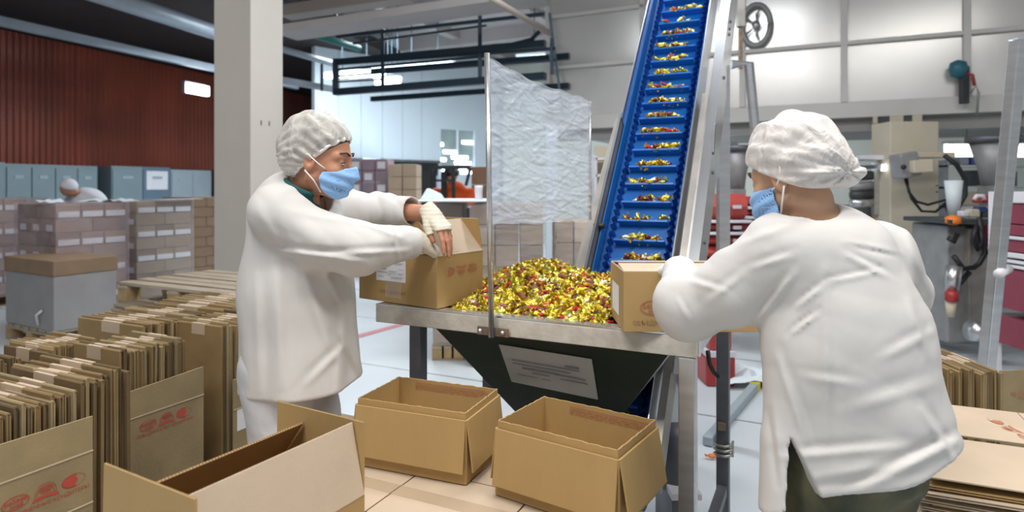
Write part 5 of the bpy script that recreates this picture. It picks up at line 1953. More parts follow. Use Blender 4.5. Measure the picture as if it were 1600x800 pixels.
def frame_from(fwd, up=(0, 0, 1)):
    x = np.array(fwd, float)
    x /= np.linalg.norm(x)
    z = np.array(up, float)
    z = z - x * (x @ z)
    z /= np.linalg.norm(z)
    y = np.cross(z, x)
    return np.stack([x, y, z], 1).astype(f32)      # columns: forward, left, up


def head_sdf(q):
    """q in head coordinates: x forward, y left, z up, origin between the ears"""
    a = np.abs(q[:, 1])
    m = np.stack([q[:, 0], a, q[:, 2]], 1)
    d = ellip(q, (-.014, 0, .040), (.100, .077, .090))
    d = smin(d, ellip(q, (.022, 0, -.022), (.070, .064, .090)), .03)
    d = smin(d, rcone(m, (.058, .0, -.098), (.0, .052, -.055), .024, .022), .025)          # jaw
    d = smin(d, rcone(m, (.085, .0, .026), (.066, .045, .022), .013, .012), .014)            # brow
    d = smax(d, -ellip(m, (.100, .032, .003), (.020, .019, .013)), .012)                     # eye sockets
    d = smin(d, ellip(m, (.0745, .031, .003), (.0140, .0150, .0130)), .004)                  # eyeballs with lids
    d = smin(d, ellip(m, (.062, .043, -.026), (.022, .020, .018)), .02)                      # cheekbones
    d = smin(d, rcone(q, (.088, 0, .012), (.110, 0, -.026), .008, .011), .012)               # nose
    d = smin(d, ellip(m, (.098, .011, -.032), (.012, .009, .008)), .008)
    d = smin(d, ellip(q, (.084, 0, -.060), (.014, .026, .007)), .008)                        # lips
    d = smin(d, ellip(q, (.083, 0, -.072), (.014, .022, .007)), .008)
    ear = ellip(m, (-.008, .079, -.008), (.020, .011, .032))
    ear = smax(ear, -ellip(m, (-.004, .090, -.004), (.011, .008, .018)), .004)
    d = smin(d, ear, .006)
    return d


def hand_prims(w, d, n, thumb, curl, spread=1.0, sc=1.0, thumb_in=0.0):
    """list of round cones for a hand: w wrist, d along the palm, n back of the hand, thumb = +1 when it leaves on d x n side"""
    w, d, n = np.array(w, float), np.array(d, float), np.array(n, float)
    d /= np.linalg.norm(d)
    n = n - d * (n @ d)
    n /= np.linalg.norm(n)
    s = np.cross(d, n) * thumb
    out = []

    def L(x, y, z):
        return w + sc * (d * x + s * y + n * z)
    ks = [(.092, .031, 0), (.096, .010, .003), (.090, -.011, .002), (.080, -.030, -.002)]
    lens = [(.043, .026, .021), (.047, .030, .022), (.043, .028, .021), (.034, .021, .019)]
    palm = []
    for k in ks:
        palm.append((L(.006, k[1] * .55, 0), L(*k), .0185 * sc, .0125 * sc))
    fingers = []
    for i, (k, ln) in enumerate(zip(ks, lens)):
        p = L(*k)
        ang = 0.0
        sp = (1.5 - i) * .07 * spread
        dirx = d + s * sp
        dirx /= np.linalg.norm(dirx)
        r = (.0098, .0100, .0095, .0085)[i] * sc
        ch = []
        for j in range(3):
            ang += curl[i][j]
            v = dirx * math.cos(ang) - n * math.sin(ang)
            e = p + v * ln[j] * sc
            ch.append((p, e, r * (1 - .08 * j), r * (1 - .08 * (j + 1))))
            p = e
        fingers.append(ch)
    a, b, c, e = L(.018, .026, -.006), L(.048, .050 - .02 * thumb_in, -.016 - .012 * thumb_in), L(.078, .058 - .03 * thumb_in, -.024 - .02 * thumb_in), L(.102, .058 - .036 * thumb_in, -.030 - .028 * thumb_in)
    fingers.append([(a, b, .0165 * sc, .0125 * sc), (b, c, .0118 * sc, .0105 * sc), (c, e, .0105 * sc, .0085 * sc)])
    return palm, fingers


def hand_sdf(p, hp, grow=0.0, fingers=True, upto=3):
    palm, fg = hp
    d = None
    for a, b, r1, r2 in palm:
        x = rcone(p, a, b, r1 + grow, r2 + grow)
        d = x if d is None else smin(d, x, .012)
    if fingers:
        for ch in fg:
            x = None
            for a, b, r1, r2 in ch[:upto]:
                y = rcone(p, a, b, r1 + grow, r2 + grow)
                x = y if x is None else smin(x, y, .004)
            d = smin(d, x, .006)
    return d


def A(v):
    return np.array(v, f32)


# ------------------------------------------------------------------ worker with the blue mask, at the left of the table
LW = thing('person', 'worker in white coat, hair net and blue mask closing a carton', 'person', (-.76, 2.22, 0))
hc = A(P(503, 250, 2.14))
hf = frame_from((.975, -.10, -.17), (.12, -.04, 1))
def lw_head(p):
    return (p - hc) @ hf
neck0 = A((-.775, 2.225, 1.43))
shR, shL = A((-.752, 2.045, 1.395)), A((-.690, 2.42, 1.385))
elR, wrR = A(P(560, 388, 2.10)), A(P(655, 377, 2.44))
elL, wrL = A(P(597, 331, 2.60)), A(P(672, 333, 2.50))
hipC = A((-.79, 2.23, .90))
hipR, hipL = A((-.79, 2.14, .88)), A((-.77, 2.34, .88))
knR, knL = A((-.76, 2.10, .48)), A((-.71, 2.38, .48))
anR, anL = A((-.82, 2.09, .09)), A((-.76, 2.42, .09))
# the visible hand presses the flap with its fingers pointing down
hpL = hand_prims(wrL, A(P(698, 362, 2.45)) - wrL, A((.55, -.35, .75)), 1, [(.45, .2, .1), (.5, .2, .1), (.5, .25, .1), (.55, .3, .1)], .35, 1.05, .6)
hpR = hand_prims(wrR, (.62, .62, -.48), (.1, -.5, .85), -1, [(.3, .4, .2)] * 4, .5, .95)

def lw_body(p):
    d = head_sdf(lw_head(p))
    hq = hc + hf @ A((-.025, 0, -.075))
    d = smin(d, rcone(p, hq, neck0, .052, .060), .02)
    t = econe(p, (-.775, 2.225, 1.36), (-.79, 2.23, 1.0), .150, .135, (1, -.15, 0), .72)
    t = smin(t, rcone(p, shR, shL, .06, .06), .05)
    t = smin(t, econe(p, hipC + A((0, 0, .08)), hipC, .15, .16, (1, -.15, 0), .78), .05)
    d = smin(d, t, .03)
    for a, b, c in ((shR, elR, wrR), (shL, elL, wrL)):
        d = smin(d, rcone(p, a, b, .055, .043), .02)
        d = smin(d, rcone(p, b, c, .045, .029), .015)
    for a, b, c, q in ((hipR, knR, anR, anR + A((.17, -.02, -.05))), (hipL, knL, anL, anL + A((.17, .0, -.05)))):
        d = smin(d, rcone(p, a, b, .088, .058), .03)
        d = smin(d, rcone(p, b, c, .058, .038), .02)
        d = smin(d, rcone(p, c, q, .036, .028), .02)
    d = smin(d, hand_sdf(p, hpL), .008)
    d = smin(d, hand_sdf(p, hpR), .008)
    return d
lw_b = sdf_obj('body', lw_body, (-1.06, 1.90, -.02), (-.02, 2.74, 1.80), .0042, 'skin_left', LW)

# white coat
slL_end = A(P(644, 330, 2.53))
slR_end = A(P(640, 379, 2.39))
LCR = [(436, 392, 560, 408, 7, -.010), (455, 330, 590, 352, 9, -.006), (470, 300, 560, 330, 8, .005), (520, 398, 640, 392, 6, -.007), (560, 345, 628, 372, 6, -.006), (585, 335, 640, 360, 5, .005),
       (500, 415, 540, 480, 8, -.007), (470, 412, 520, 560, 12, -.008), (430, 405, 440, 600, 14, -.007), (545, 440, 528, 610, 12, -.009), (520, 520, 560, 600, 9, .006), (400, 430, 405, 610, 10, -.006),
       (405, 330, 440, 395, 10, -.005), (610, 355, 622, 400, 5, -.005), (480, 600, 540, 540, 8, -.005), (425, 300, 480, 290, 8, -.004), (590, 300, 610, 345, 5, -.006), (615, 303, 628, 345, 4, -.005), (565, 300, 580, 330, 5, -.005)]


def lw_coat(p):
    back = A((1, -.15, 0))
    t = econe(p, (-.755, 2.225, 1.36), (-.745, 2.225, 1.12), .178, .195, back, .84)
    t = smin(t, econe(p, (-.745, 2.22, 1.12), (-.715, 2.22, .62), .200, .232, back, .90), .06)
    t = smin(t, rcone(p, shR + A((0, .01, .0)), shL, .078, .074), .06)
    t = smin(t, rcone(p, neck0 + A((-.015, 0, -.04)), neck0 + A((-.015, 0, -.01)), .088, .080), .03)
    fold = wob(p, [(16, 6, 5), (9, 22, -6), (30, -8, 9)], [.003, .002, .0012], [0.3, 1.7, 4.0])
    lowf = np.clip((1.15 - p[:, 2]) / .5, 0, 1)
    vert = .006 * lowf * np.sin(np.arctan2(p[:, 1] - 2.22, p[:, 0] + .73) * 9 + 1.5 * np.sin(p[:, 2] * 6))
    t = t + fold * (.6 + .4 * lowf) + vert
    # near sleeve, hanging full below the bent arm
    mid = (shR + elR) / 2 + A((.01, -.01, -.03))
    s1 = smin(rcone(p, shR, mid, .084, .088), rcone(p, mid, elR + A((0, 0, -.005)), .088, .082), .04)
    s1 = smin(s1, rcone(p, elR, slR_end, .084, .060), .03)
    ax = (slR_end - elR)
    s1 = s1 + wob(p, [(26, 18, 22), (14, -9, 40), (40, 10, -18)], [.003, .002, .0015], [0.0, 2.2, 5.1])
    s1 = smax(s1, plane(p, slR_end, ax), .006)
    # far sleeve, pushed up to the middle of the forearm
    s2 = smin(rcone(p, shL, elL, .085, .072), rcone(p, elL, slL_end, .072, .062), .03)
    s2 = s2 + wob(p, [(34, 20, 10), (50, -14, 12)], [.007, .0045], [0.4, 3.0])
    ax2 = slL_end - elL
    s2 = smax(s2, plane(p, slL_end, ax2), .005)
    d = smin(smin(t, s1, .035), s2, .035)
    d = d + creases(p, LCR, 2.30)
    # open collar round the neck
    d = smax(d, -rcone(p, neck0 + A((.035, -.01, -.035)), hc + hf @ A((-.01, 0, -.09)), .076, .090), .010)
    # hem and hollow inside
    hem = .795 + .010 * np.sin(p[:, 0] * 14 + 1) + .008 * np.sin(p[:, 1] * 17) + .10 * (p[:, 0] + .76)
    d = smax(d, hem - p[:, 2], .008)
    inner = econe(p, (-.735, 2.22, .98), (-.715, 2.22, .55), .16, .215, back, .90)
    d = smax(d, -inner, .006)
    d = smax(d, -rcone(p, slL_end - ax2 * .25, slL_end + ax2 * .3, .050, .054), .004)
    d = smax(d, -rcone(p, slR_end - ax * .12, slR_end + ax * .2, .046, .050), .004)
    # front opening below the chest
    return d
lw_c = sdf_obj('coat', lw_coat, (-1.10, 1.86, .60), (-.25, 2.78, 1.52), .0056, 'coat_white', LW)

def lw_collar(p):
    d = rcone(p, neck0 + A((.005, 0, -.02)), hc + hf @ A((-.040, 0, -.10)), .088, .076)
    d = smax(d, -rcone(p, neck0 + A((.012, 0, -.02)), hc + hf @ A((-.015, 0, -.085)), .064, .066), .004)
    d = smax(d, plane(p, neck0 + A((-.04, 0, .100)), (.42, 0, 1)), .008)
    return d + .002 * np.sin(p[:, 2] * 120)
sdf_obj('collar', lw_collar, neck0 - A((.14, .24, .07)), neck0 + A((.22, .14, .17)), .005, 'teal_cloth', LW, 'dark teal jacket collar')

def lw_trousers(p):
    d = econe(p, hipC + A((.02, 0, .12)), hipC + A((.02, 0, -.02)), .165, .175, (1, -.15, 0), .82)
    for a, b, c in ((hipR, knR, anR), (hipL, knL, anL)):
        x = smin(rcone(p, a, b, .112, .088), rcone(p, b, c + A((0, 0, .03)), .088, .078), .03)
        d = smin(d, x, .04)
    d = d + wob(p, [(14, 10, 24), (22, -8, 34)], [.006, .004], [1.0, 2.0])
    return smax(d, .07 - p[:, 2], .006)
sdf_obj('trousers', lw_trousers, (-1.02, 1.94, .03), (-.52, 2.56, 1.06), .0075, 'trouser_white', LW)
for a in (anR, anL):
    sdf_obj('shoe', (lambda a: lambda p: smax(smin(rcone(p, a + A((-.03, 0, -.035)), a + A((.10, 0, -.05)), .052, .046), rcone(p, a + A((.05, 0, -.05)), a + A((.18, 0, -.055)), .046, .034), .03), .003 - p[:, 2], .006))(a),
            a + A((-.12, -.1, -.1)), a + A((.28, .1, .06)), .007, 'shoe_dark', LW)

# hair, hair net, mask and straps
def lw_hair(p):
    q = lw_head(p)
    d = ellip(q, (-.016, 0, .044), (.104, .082, .095))
    d = smax(d, plane(q, (.076, 0, .068), (.68, 0, -.73)), .01)
    return smax(d, -(q[:, 2] + .050 + .25 * q[:, 0]), .01)
sdf_obj('hair', lw_hair, hc - .16, hc + .17, .005, 'hair_dark', LW)
def net_base(q):
    d = ellip(q, (-.030, 0, .058), (.118, .098, .104))
    d = smin(d, ellip(q, (-.070, 0, .000), (.074, .082, .075)), .05)
    return d
def lw_net(p):
    q = lw_head(p)
    ang = np.arctan2(q[:, 1], q[:, 2] + .02)
    pl = np.sin(ang * 26 + 3 * np.sin(q[:, 0] * 30)) * .0022 + .0020 * np.sin(q[:, 0] * 95 + 4 * np.sin(ang * 5))
    d = net_base(q) + pl
    line = plane(q, (.078, 0, .080), (.70, 0, -.714))
    d = smax(d, line, .003)
    return d
sdf_obj('hair_net', lw_net, hc - .20, hc + .20, .0040, 'hairnet_left', LW, 'white pleated hair net over dark hair')
def lw_band(p):
    q = lw_head(p)
    line = plane(q, (.075, 0, .080), (.70, 0, -.714))
    d = np.abs(net_base(q) + .004) - .0035
    return smax(d, np.abs(line) - .005, .003) + .0012 * np.sin(q[:, 1] * 260)
sdf_obj('net_elastic', lw_band, hc - .20, hc + .20, .0035, 'strap_white', LW)
def lw_mask(p):
    q = lw_head(p)
    ay = np.abs(q[:, 1])
    d = ellip(q, (.034, 0, -.056), (.082, .076, .078))
    d = smin(d, rcone(q, (.092, 0, -.002), (.118, 0, -.030), .010, .016), .03)
    d = d + .0028 * np.sin((q[:, 2] + .25 * q[:, 0]) * 175)
    sh = np.abs(d) - .0028
    sh = smax(sh, q[:, 2] - (-.004 - .30 * ay - .1 * (.1 - q[:, 0])), .004)
    sh = smax(sh, .030 + .10 * (q[:, 2] + .055) ** 2 * 100 - q[:, 0], .004)
    return smax(sh, -.124 - q[:, 2], .006)
sdf_obj('face_mask', lw_mask, hc - .16, hc + .18, .0036, 'mask_blue', LW, 'pleated pale blue face mask')
def H(x, y, z):
    return Vector(hc + hf @ A((x, y, z)))
for sg in (-1, 1):
    part('mask_strap', MB().tube([H(.044, sg * .070, -.022), H(.02, sg * .0775, -.008), H(-.012, sg * .092, .016), H(-.030, sg * .095, .020)], .0022, 6), 'strap_white', LW, True)
    part('mask_strap', MB().tube([H(.040, sg * .066, -.100), H(.015, sg * .074, -.066), H(-.015, sg * .090, -.036)], .0022, 6), 'strap_white', LW, True)
    part('eyebrow', MB().tube([H(.0985, sg * .014, .030), H(.0935, sg * .030, .038), H(.077, sg * .050, .034)], [.0034, .0036, .0018], 8), 'hair_dark', LW, True)
    e = part('eye', MB().lathe([(.0005, -.0068), (.0075, -.004), (.0075, .002), (.0005, .0035)], H(.0822, sg * .031, .0005), 12), 'eye_white', LW, True)
    subpart('iris', MB().tube([H(.0845, sg * .0315, -.0022), H(.0892, sg * .0315, -.0024)], .0036, 10), 'eye_dark', e, True)
    part('eyelashes', MB().tube([H(.0885, sg * .021, .0045), H(.0905, sg * .031, .0055), H(.0835, sg * .043, .003)], [.0012, .002, .0012], 6), 'hair_dark', LW, True)

# cotton half-finger glove on the visible hand
def lw_glove(p):
    d = hand_sdf(p, hpL, .0042)
    dirh = A(P(698, 362, 2.45)) - wrL
    dirh = dirh / np.linalg.norm(dirh)
    w0 = wrL - dirh * .028
    d = smin(d, rcone(p, w0, wrL + dirh * .02, .037, .034), .014)
    # cut across the first finger joints
    cut = wrL.astype(float) * 0
    fgs = hpL[1][:4]
    base = np.mean([c[0][0] for c in fgs], 0)
    tip = np.mean([c[0][1] for c in fgs], 0)
    n = tip - base
    n = n / np.linalg.norm(n)
    d = smax(d, plane(p, base + n * .010, n), .002)
    d = smax(d, plane(p, w0, -dirh), .003)
    return d + .0007 * np.sin(p[:, 2] * 420)
gl = sdf_obj('glove', lw_glove, A(wrL) - .13, A(wrL) + .17, .0033, 'glove_cotton', LW, 'cream cotton glove with cut finger ends')
def lw_glove2(p):
    d = hand_sdf(p, hpR, .004)
    dirh = A((.62, .62, -.48))
    return smin(d, rcone(p, wrR - dirh * .03, wrR + dirh * .02, .040, .036), .012)
sdf_obj('glove', lw_glove2, A(wrR) - .16, A(wrR) + .2, .005, 'glove_cotton', LW)

# ------------------------------------------------------------------ worker seen from behind, at the right
RW = thing('person', 'worker seen from behind in white coat and hair net, arm over a carton', 'person', (.95, 1.63, 0))
rc_ = A(P(1236, 277, 1.64))
rf = frame_from((-.60, .74, -.28), (-.16, .20, 1))
def rw_head(p):
    return (p - rc_) @ rf
rneck = A((.765, 1.64, 1.355))
rshL, rshR = A((.665, 1.60, 1.312)), A((.985, 1.72, 1.285))
relL, rwrL = A(P(1075, 478, 1.74)), A(P(1062, 420, 2.00))
relR, rwrR = A((1.135, 1.88, 1.17)), A((.93, 2.10, 1.225))
rhip = A((.875, 1.615, .86))
rhL, rhR = A((.79, 1.57, .84)), A((.96, 1.66, .84))
rkL, rkR = A((.77, 1.62, .47)), A((.95, 1.72, .47))
raL, raR = A((.80, 1.55, .09)), A((1.0, 1.64, .09))
fwd = A((-.30, .95, 0))
rhpL = hand_prims(rwrL, A((-.05, .9, -.12)), A((-.2, .1, 1)), 1, [(.15, .25, .15)] * 4, .5, 1.0)
rhpR = hand_prims(rwrR, A((-.5, .5, -.1)), A((.2, .0, 1)), -1, [(.15, .25, .15)] * 4, .5, 1.0)

def rw_body(p):
    d = head_sdf(rw_head(p))
    d = smin(d, rcone(p, rc_ + rf @ A((-.028, 0, -.07)), rneck, .056, .066), .02)
    t = econe(p, rneck + A((.03, -.01, -.08)), rhip + A((-.02, 0, .15)), .15, .145, fwd, .72)
    t = smin(t, rcone(p, rshL, rshR, .06, .06), .05)
    t = smin(t, econe(p, rhip + A((0, 0, .1)), rhip, .15, .16, fwd, .78), .05)
    d = smin(d, t, .03)
    for a, b, c in ((rshL, relL, rwrL), (rshR, relR, rwrR)):
        d = smin(d, rcone(p, a, b, .055, .043), .02)
        d = smin(d, rcone(p, b, c, .044, .029), .015)
    for a, b, c in ((rhL, rkL, raL), (rhR, rkR, raR)):
        d = smin(d, rcone(p, a, b, .088, .058), .03)
        d = smin(d, rcone(p, b, c, .058, .038), .02)
        d = smin(d, rcone(p, c, c + A((-.06, .16, -.05)), .036, .028), .02)
    d = smin(d, hand_sdf(p, rhpL), .008)
    d = smin(d, hand_sdf(p, rhpR), .008)
    return d
sdf_obj('body', rw_body, (.32, 1.36, -.02), (1.32, 2.34, 1.76), .0046, 'skin_right', RW)

cuffL = relL + (rwrL - relL) * .93
cuffR = relR + (rwrR - relR) * .9
RCR = [(1288, 420, 1294, 690, 10, -.005), (1240, 520, 1276, 492, 5, -.008), (1246, 480, 1290, 445, 6, -.006), (1325, 400, 1385, 432, 6, -.006), (1300, 440, 1370, 425, 5, -.005), (1330, 385, 1400, 400, 5, .005),
       (1225, 715, 1400, 700, 10, -.007), (1345, 765, 1495, 690, 12, -.012), (1330, 640, 1460, 600, 14, -.004), (1380, 560, 1455, 520, 10, -.004), (1215, 560, 1260, 690, 9, -.007), (1200, 640, 1215, 760, 7, .006),
       (1410, 340, 1445, 440, 10, -.006), (1175, 420, 1235, 400, 7, -.006), (1185, 500, 1240, 430, 8, -.008), (1110, 470, 1160, 430, 8, -.006), (1060, 470, 1075, 500, 5, -.006), (1080, 440, 1130, 455, 6, -.005),
       (1160, 380, 1240, 350, 9, -.005), (1210, 345, 1290, 335, 6, -.004), (1420, 470, 1450, 560, 9, -.006), (1270, 760, 1400, 740, 10, .006), (1260, 590, 1330, 600, 9, -.004), (1440, 640, 1490, 720, 8, -.007)]


def rw_coat(p):
    sp0, sp1 = rneck + A((.035, -.01, -.10)), rhip + A((-.03, .0, .22))
    t = econe(p, sp0, sp1, .182, .190, fwd, .80)
    t = smin(t, econe(p, sp1, rhip + A((.055, -.01, -.22)), .193, .250, fwd, .84), .07)
    t = smin(t, rcone(p, (.70, 1.575, 1.12), (.650, 1.535, .70), .055, .062), .05)
    t = smin(t, rcone(p, rshL + A((.03, 0, .0)), rshR + A((-.02, 0, 0)), .082, .082), .07)
    t = smin(t, rcone(p, rneck + A((0, 0, -.03)), rneck + A((-.006, 0, .010)), .09, .074), .035)
    lowf = np.clip((1.15 - p[:, 2]) / .45, 0, 1)
    diag = wob(p, [(12, 4, 20), (20, -6, -14), (7, 3, 34)], [.0025, .002, .0015], [0.6, 2.4, 4.4])
    ang = np.arctan2(p[:, 1] - 1.63, p[:, 0] - .87)
    vert = .005 * lowf * np.sin(ang * 8 + 2.0 * np.sin(p[:, 2] * 5))
    swag = 0.0
    t = t + diag * .9 + vert - swag
    mid = (rshL + relL) / 2 + A((.005, -.01, -.02))
    s1 = smin(rcone(p, rshL, mid, .092, .086), rcone(p, mid, relL, .086, .078), .04)
    s1 = smin(s1, rcone(p, relL, relL + A((.005, .02, -.012)), .088, .086), .03)
    s1 = smin(s1, rcone(p, relL, cuffL, .080, .052), .035)
    s1 = s1 + wob(p, [(28, 10, 26), (16, -8, 44), (44, 22, 6)], [.0025, .002, .0015], [1.1, 3.2, 0.2])
    s1 = smax(s1, plane(p, cuffL, cuffL - relL), .006)
    s2 = smin(rcone(p, rshR, relR, .092, .080), rcone(p, relR, cuffR, .078, .055), .035)
    s2 = s2 + wob(p, [(24, 14, 26), (18, -8, 40)], [.006, .004], [2.1, 0.2])
    s2 = smax(s2, plane(p, cuffR, cuffR - relR), .006)
    d = smin(smin(t, s1, .04), s2, .04)
    d = d + creases(p, RCR, 1.75)
    d = smax(d, -rcone(p, rneck + A((-.02, .01, -.03)), rc_ + rf @ A((-.01, 0, -.09)), .060, .078), .010)
    # hem rising towards the side, with an open slit
    uu = 800 + FPX * p[:, 0] / p[:, 1]
    hem = .735 + .00048 * np.clip(uu - 1250, -80, 260) + .008 * np.sin(p[:, 0] * 19)
    d = smax(d, hem - p[:, 2], .008)
    inner = econe(p, rhip + A((0, 0, .10)), rhip + A((.055, -.01, -.32)), .155, .222, fwd, .82)
    inner = smin(inner, rcone(p, (.68, 1.56, .90), (.650, 1.535, .60), .035, .048), .03)
    d = smax(d, -inner, .006)
    slit = np.maximum(np.maximum(.652 - .12 * (.884 - p[:, 2]) - p[:, 0], p[:, 0] - .657 - .45 * (.884 - p[:, 2])), p[:, 1] - 1.56)
    d = smax(d, -slit, .004)
    d = smax(d, -rcone(p, cuffL - (cuffL - relL) * .12, cuffL + (cuffL - relL) * .2, .040, .046), .004)
    return d
sdf_obj('coat', rw_coat, (.36, 1.30, .56), (1.36, 2.16, 1.46), .0058, 'coat_white', RW)

def rw_trousers(p):
    d = econe(p, rhip + A((0, 0, .06)), rhip + A((0, 0, -.04)), .150, .165, fwd, .80)
    for a, b, c in ((rhL, rkL, raL), (rhR, rkR, raR)):
        x = smin(rcone(p, a, b, .108, .092), rcone(p, b, c + A((0, 0, .03)), .092, .082), .03)
        d = smin(d, x, .04)
    d = d + wob(p, [(14, 10, 24), (22, -8, 34)], [.007, .005], [1.0, 2.0])
    return smax(d, .07 - p[:, 2], .006)
sdf_obj('trousers', rw_trousers, (.62, 1.34, .03), (1.28, 1.92, 1.02), .0075, 'camo_light', RW, 'dark camouflage-patterned trousers')
for a in (raL, raR):
    dd = A((-.06, .16, 0))
    sdf_obj('shoe', (lambda a: lambda p: smax(smin(rcone(p, a + A((.01, -.03, -.035)), a + dd * .5 + A((0, 0, -.05)), .052, .046), rcone(p, a + dd * .4 + A((0, 0, -.05)), a + dd + A((0, 0, -.055)), .046, .034), .03), .003 - p[:, 2], .006))(a),
            a + A((-.18, -.12, -.1)), a + A((.12, .28, .06)), .007, 'shoe_dark', RW)
def rw_hair(p):
    q = rw_head(p)
    d = ellip(q, (-.016, 0, .042), (.107, .084, .096))
    d = smax(d, plane(q, (.062, 0, .052), (.62, 0, -.78)), .01)
    return smax(d, -(q[:, 2] + .045 + .15 * q[:, 0]), .01)
sdf_obj('hair', rw_hair, rc_ - .19, rc_ + .19, .005, 'hair_brown', RW)
bun = A(P(1318, 274, 1.60))
bl = rw_head(bun[None])[0]
def rnet_base(q):
    d = ellip(q, (-.022, 0, .050), (.122, .105, .112))
    d = smin(d, ellip(q, (-.060, 0, .000), (.080, .088, .070)), .05)
    d = smin(d, ellip(q, (bl[0], bl[1], bl[2]), (.050, .046, .036)), .035)
    return d
def rw_net(p):
    q = rw_head(p)
    ang = np.arctan2(q[:, 1], q[:, 2] + .03)
    pl = np.sin(ang * 13 + 3 * np.sin(q[:, 0] * 22)) * .0032 + .0028 * np.sin(q[:, 0] * 60 + 4 * np.sin(ang * 4)) + .0015 * np.sin(ang * 31 + q[:, 0] * 90)
    d = rnet_base(q) + pl
    line = plane(q, (.062, 0, .044), (.60, 0, -.80))
    low = -(q[:, 2] + .060 + .05 * q[:, 0])
    d = smax(d, smax(line, low, .02), .006)
    return d
sdf_obj('hair_net', rw_net, rc_ - .23, rc_ + .23, .0042, 'hairnet_right', RW, 'white puffy hair net with a hanging bun at the back')
def rw_mask(p):
    q = rw_head(p)
    ay = np.abs(q[:, 1])
    d = ellip(q, (.034, 0, -.056), (.082, .077, .078)) + .0025 * np.sin((q[:, 2] + .25 * q[:, 0]) * 175)
    sh = np.abs(d) - .0028
    sh = smax(sh, q[:, 2] - (-.002 - .25 * ay), .004)
    sh = smax(sh, .016 - q[:, 0], .004)
    return smax(sh, -.124 - q[:, 2], .006)
sdf_obj('face_mask', rw_mask, rc_ - .17, rc_ + .17, .004, 'mask_blue', RW, 'pale blue face mask')
def HR(x, y, z):
    return Vector(rc_ + rf @ A((x, y, z)))
for sg in (-1, 1):
    part('mask_strap', MB().tube([HR(.018, sg * .078, -.028), HR(.0, sg * .083, -.024), HR(-.024, sg * .096, .0), HR(-.03, sg * .1, .02)], .0024, 6), 'strap_white', RW, True)
    part('mask_strap', MB().tube([HR(.018, sg * .072, -.100), HR(.0, sg * .079, -.066), HR(-.024, sg * .094, -.03)], .0024, 6), 'strap_white', RW, True)
    part('eyebrow', MB().tube([HR(.0985, sg * .014, .030), HR(.0935, sg * .030, .038), HR(.077, sg * .050, .034)], [.004, .004, .002], 8), 'hair_brown', RW, True)
def rw_glove(p):
    d = hand_sdf(p, rhpL, .0065)
    return smin(d, rcone(p, cuffL - (cuffL - relL) * .05, rwrL, .042, .040), .014) + .0010 * np.sin(p[:, 0] * 200)
sdf_obj('glove', rw_glove, A(rwrL) - .16, A(rwrL) + .24, .0045, 'glove_white', RW, 'white cotton glove')

# ------------------------------------------------------------------ stooping worker far left behind the wrapped stack
FD = 8.6
fp_ = P(112, 318, FD)
FW = thing('person', 'worker in white coat and cap stooping behind the wrapped stack', 'person', (fp_.x, FD + .25, 0))
fh = A(P(106, 294, FD))
def fw_body(p):
    d = ellip(p, fh, (.085, .10, .11))
    base = A((fp_.x, FD + .15, 0))
    d = smin(d, rcone(p, fh + A((.02, .05, -.05)), base + A((.06, .1, 1.36)), .055, .06), .03)
    d = smin(d, econe(p, base + A((.05, .15, 1.30)), base + A((.0, .55, .95)), .16, .17, (0, .4, 1), .8), .05)
    for sx in (-.16, .18):
        d = smin(d, rcone(p, base + A((sx, .12, 1.30)), base + A((sx * 1.3, -.08, 1.08)), .06, .045), .03)
        d = smin(d, rcone(p, base + A((sx * 1.3, -.08, 1.08)), base + A((sx * .9, -.25, 1.0)), .045, .03), .02)
        d = smin(d, rcone(p, base + A((sx * .55, .55, .92)), base + A((sx * .6, .50, .48)), .09, .06), .03)
        d = smin(d, rcone(p, base + A((sx * .6, .50, .48)), base + A((sx * .6, .58, .08)), .058, .04), .03)
        d = smin(d, rcone(p, base + A((sx * .6, .58, .06)), base + A((sx * .6, .42, .04)), .04, .035), .02)
    return d
bb = A((fp_.x, FD + .3, 0))
sdf_obj('body', fw_body, bb + A((-.45, -.75, -.02)), bb + A((.45, .65, 1.75)), .014, 'skin_left', FW)
def fw_coat(p):
    base = A((fp_.x, FD + .15, 0))
    d = econe(p, base + A((.05, .12, 1.26)), base + A((.0, .52, .95)), .215, .22, (0, .4, 1), .9)
    for sx in (-.17, .19):
        d = smin(d, rcone(p, base + A((sx, .12, 1.26)), base + A((sx * 1.3, -.08, 1.08)), .095, .075), .05)
    d = smin(d, econe(p, base + A((0, .52, .95)), base + A((0, .55, .60)), .21, .23, (0, 1, 0), .8), .05)
    return smax(d + wob(p, [(14, 8, 20)], [.01], [.2]), .58 - p[:, 2], .01)
sdf_obj('coat', fw_coat, bb + A((-.45, -.65, .5)), bb + A((.5, .65, 1.55)), .014, 'coat_far', FW)
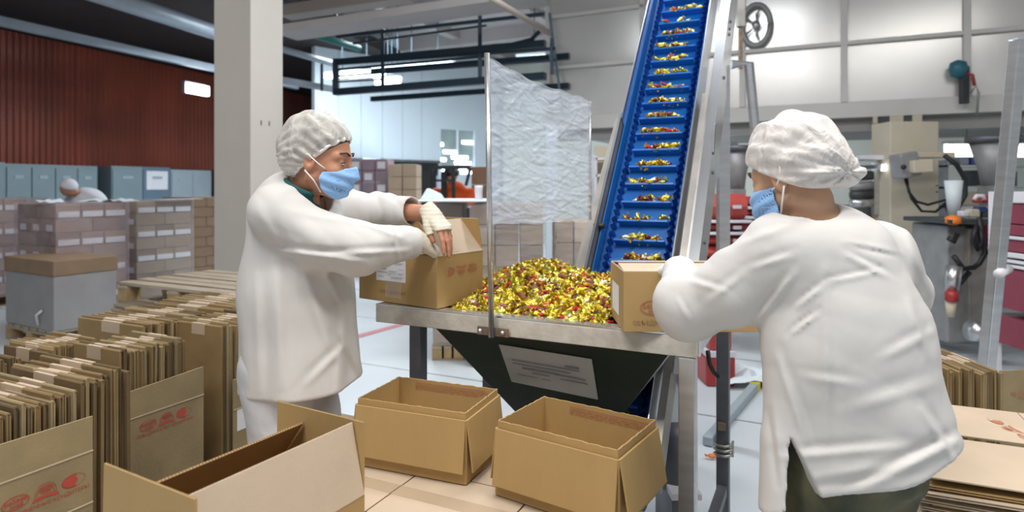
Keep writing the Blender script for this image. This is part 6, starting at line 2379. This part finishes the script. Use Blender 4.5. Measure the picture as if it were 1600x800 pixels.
def fw_cap(p):
    d = ellip(p, fh + A((.015, 0, .03)), (.10, .115, .10))
    return smax(d, fh[2] + .0 - p[:, 2] + .35 * (fh[0] - p[:, 0]), .01)
sdf_obj('cap', fw_cap, fh - .2, fh + .2, .01, 'coat_far', FW)

# ------------------------------------------------------------------ forklift driver in an orange vest
DD = 9.0
dh = A(P(705, 274, DD))
DW = thing('person', 'forklift driver in an orange vest and dark cap, bending forward', 'person', (float(dh[0]), DD + .1, 0))
db = A((dh[0], DD, 0))
def dw_body(p):
    d = ellip(p, dh, (.085, .10, .11))
    d = smin(d, rcone(p, dh + A((.0, .05, -.06)), db + A((.02, .1, 1.42)), .055, .06), .03)
    d = smin(d, econe(p, db + A((.02, .12, 1.36)), db + A((.0, .2, .95)), .15, .15, (0, 1, 0), .75), .05)
    for sx in (-.2, .24):
        d = smin(d, rcone(p, db + A((sx, .1, 1.36)), db + A((sx * 1.3, -.05, 1.12)), .055, .045), .03)
        d = smin(d, rcone(p, db + A((sx * 1.3, -.05, 1.12)), db + A((sx * .6, -.25, 1.08)), .045, .035), .02)
        d = smin(d, rcone(p, db + A((sx * .5, .2, .95)), db + A((sx * .6, .1, .5)), .09, .06), .03)
        d = smin(d, rcone(p, db + A((sx * .6, .1, .5)), db + A((sx * .6, .2, .06)), .06, .04), .03)
    return d
sdf_obj('body', dw_body, db + A((-.5, -.4, -.02)), db + A((.5, .5, 1.8)), .015, 'skin_left', DW)
def dw_vest(p):
    d = econe(p, db + A((.03, .12, 1.36)), db + A((.04, .2, 1.0)), .19, .24, (0, 1, 0), .75)
    for sx in (-.22, .26):
        d = smin(d, rcone(p, db + A((sx, .1, 1.36)), db + A((sx * 1.2, -.02, 1.16)), .09, .07), .04)
    return d
sdf_obj('vest', dw_vest, db + A((-.5, -.4, .7)), db + A((.55, .6, 1.65)), .015, 'orange_vest', DW, 'bright orange work vest')
def dw_cap(p):
    d = ellip(p, dh + A((.0, .0, .03)), (.105, .12, .11))
    return smax(d, dh[2] - .01 - p[:, 2], .01)
sdf_obj('cap', dw_cap, dh - .2, dh + .2, .012, 'forklift_black', DW)
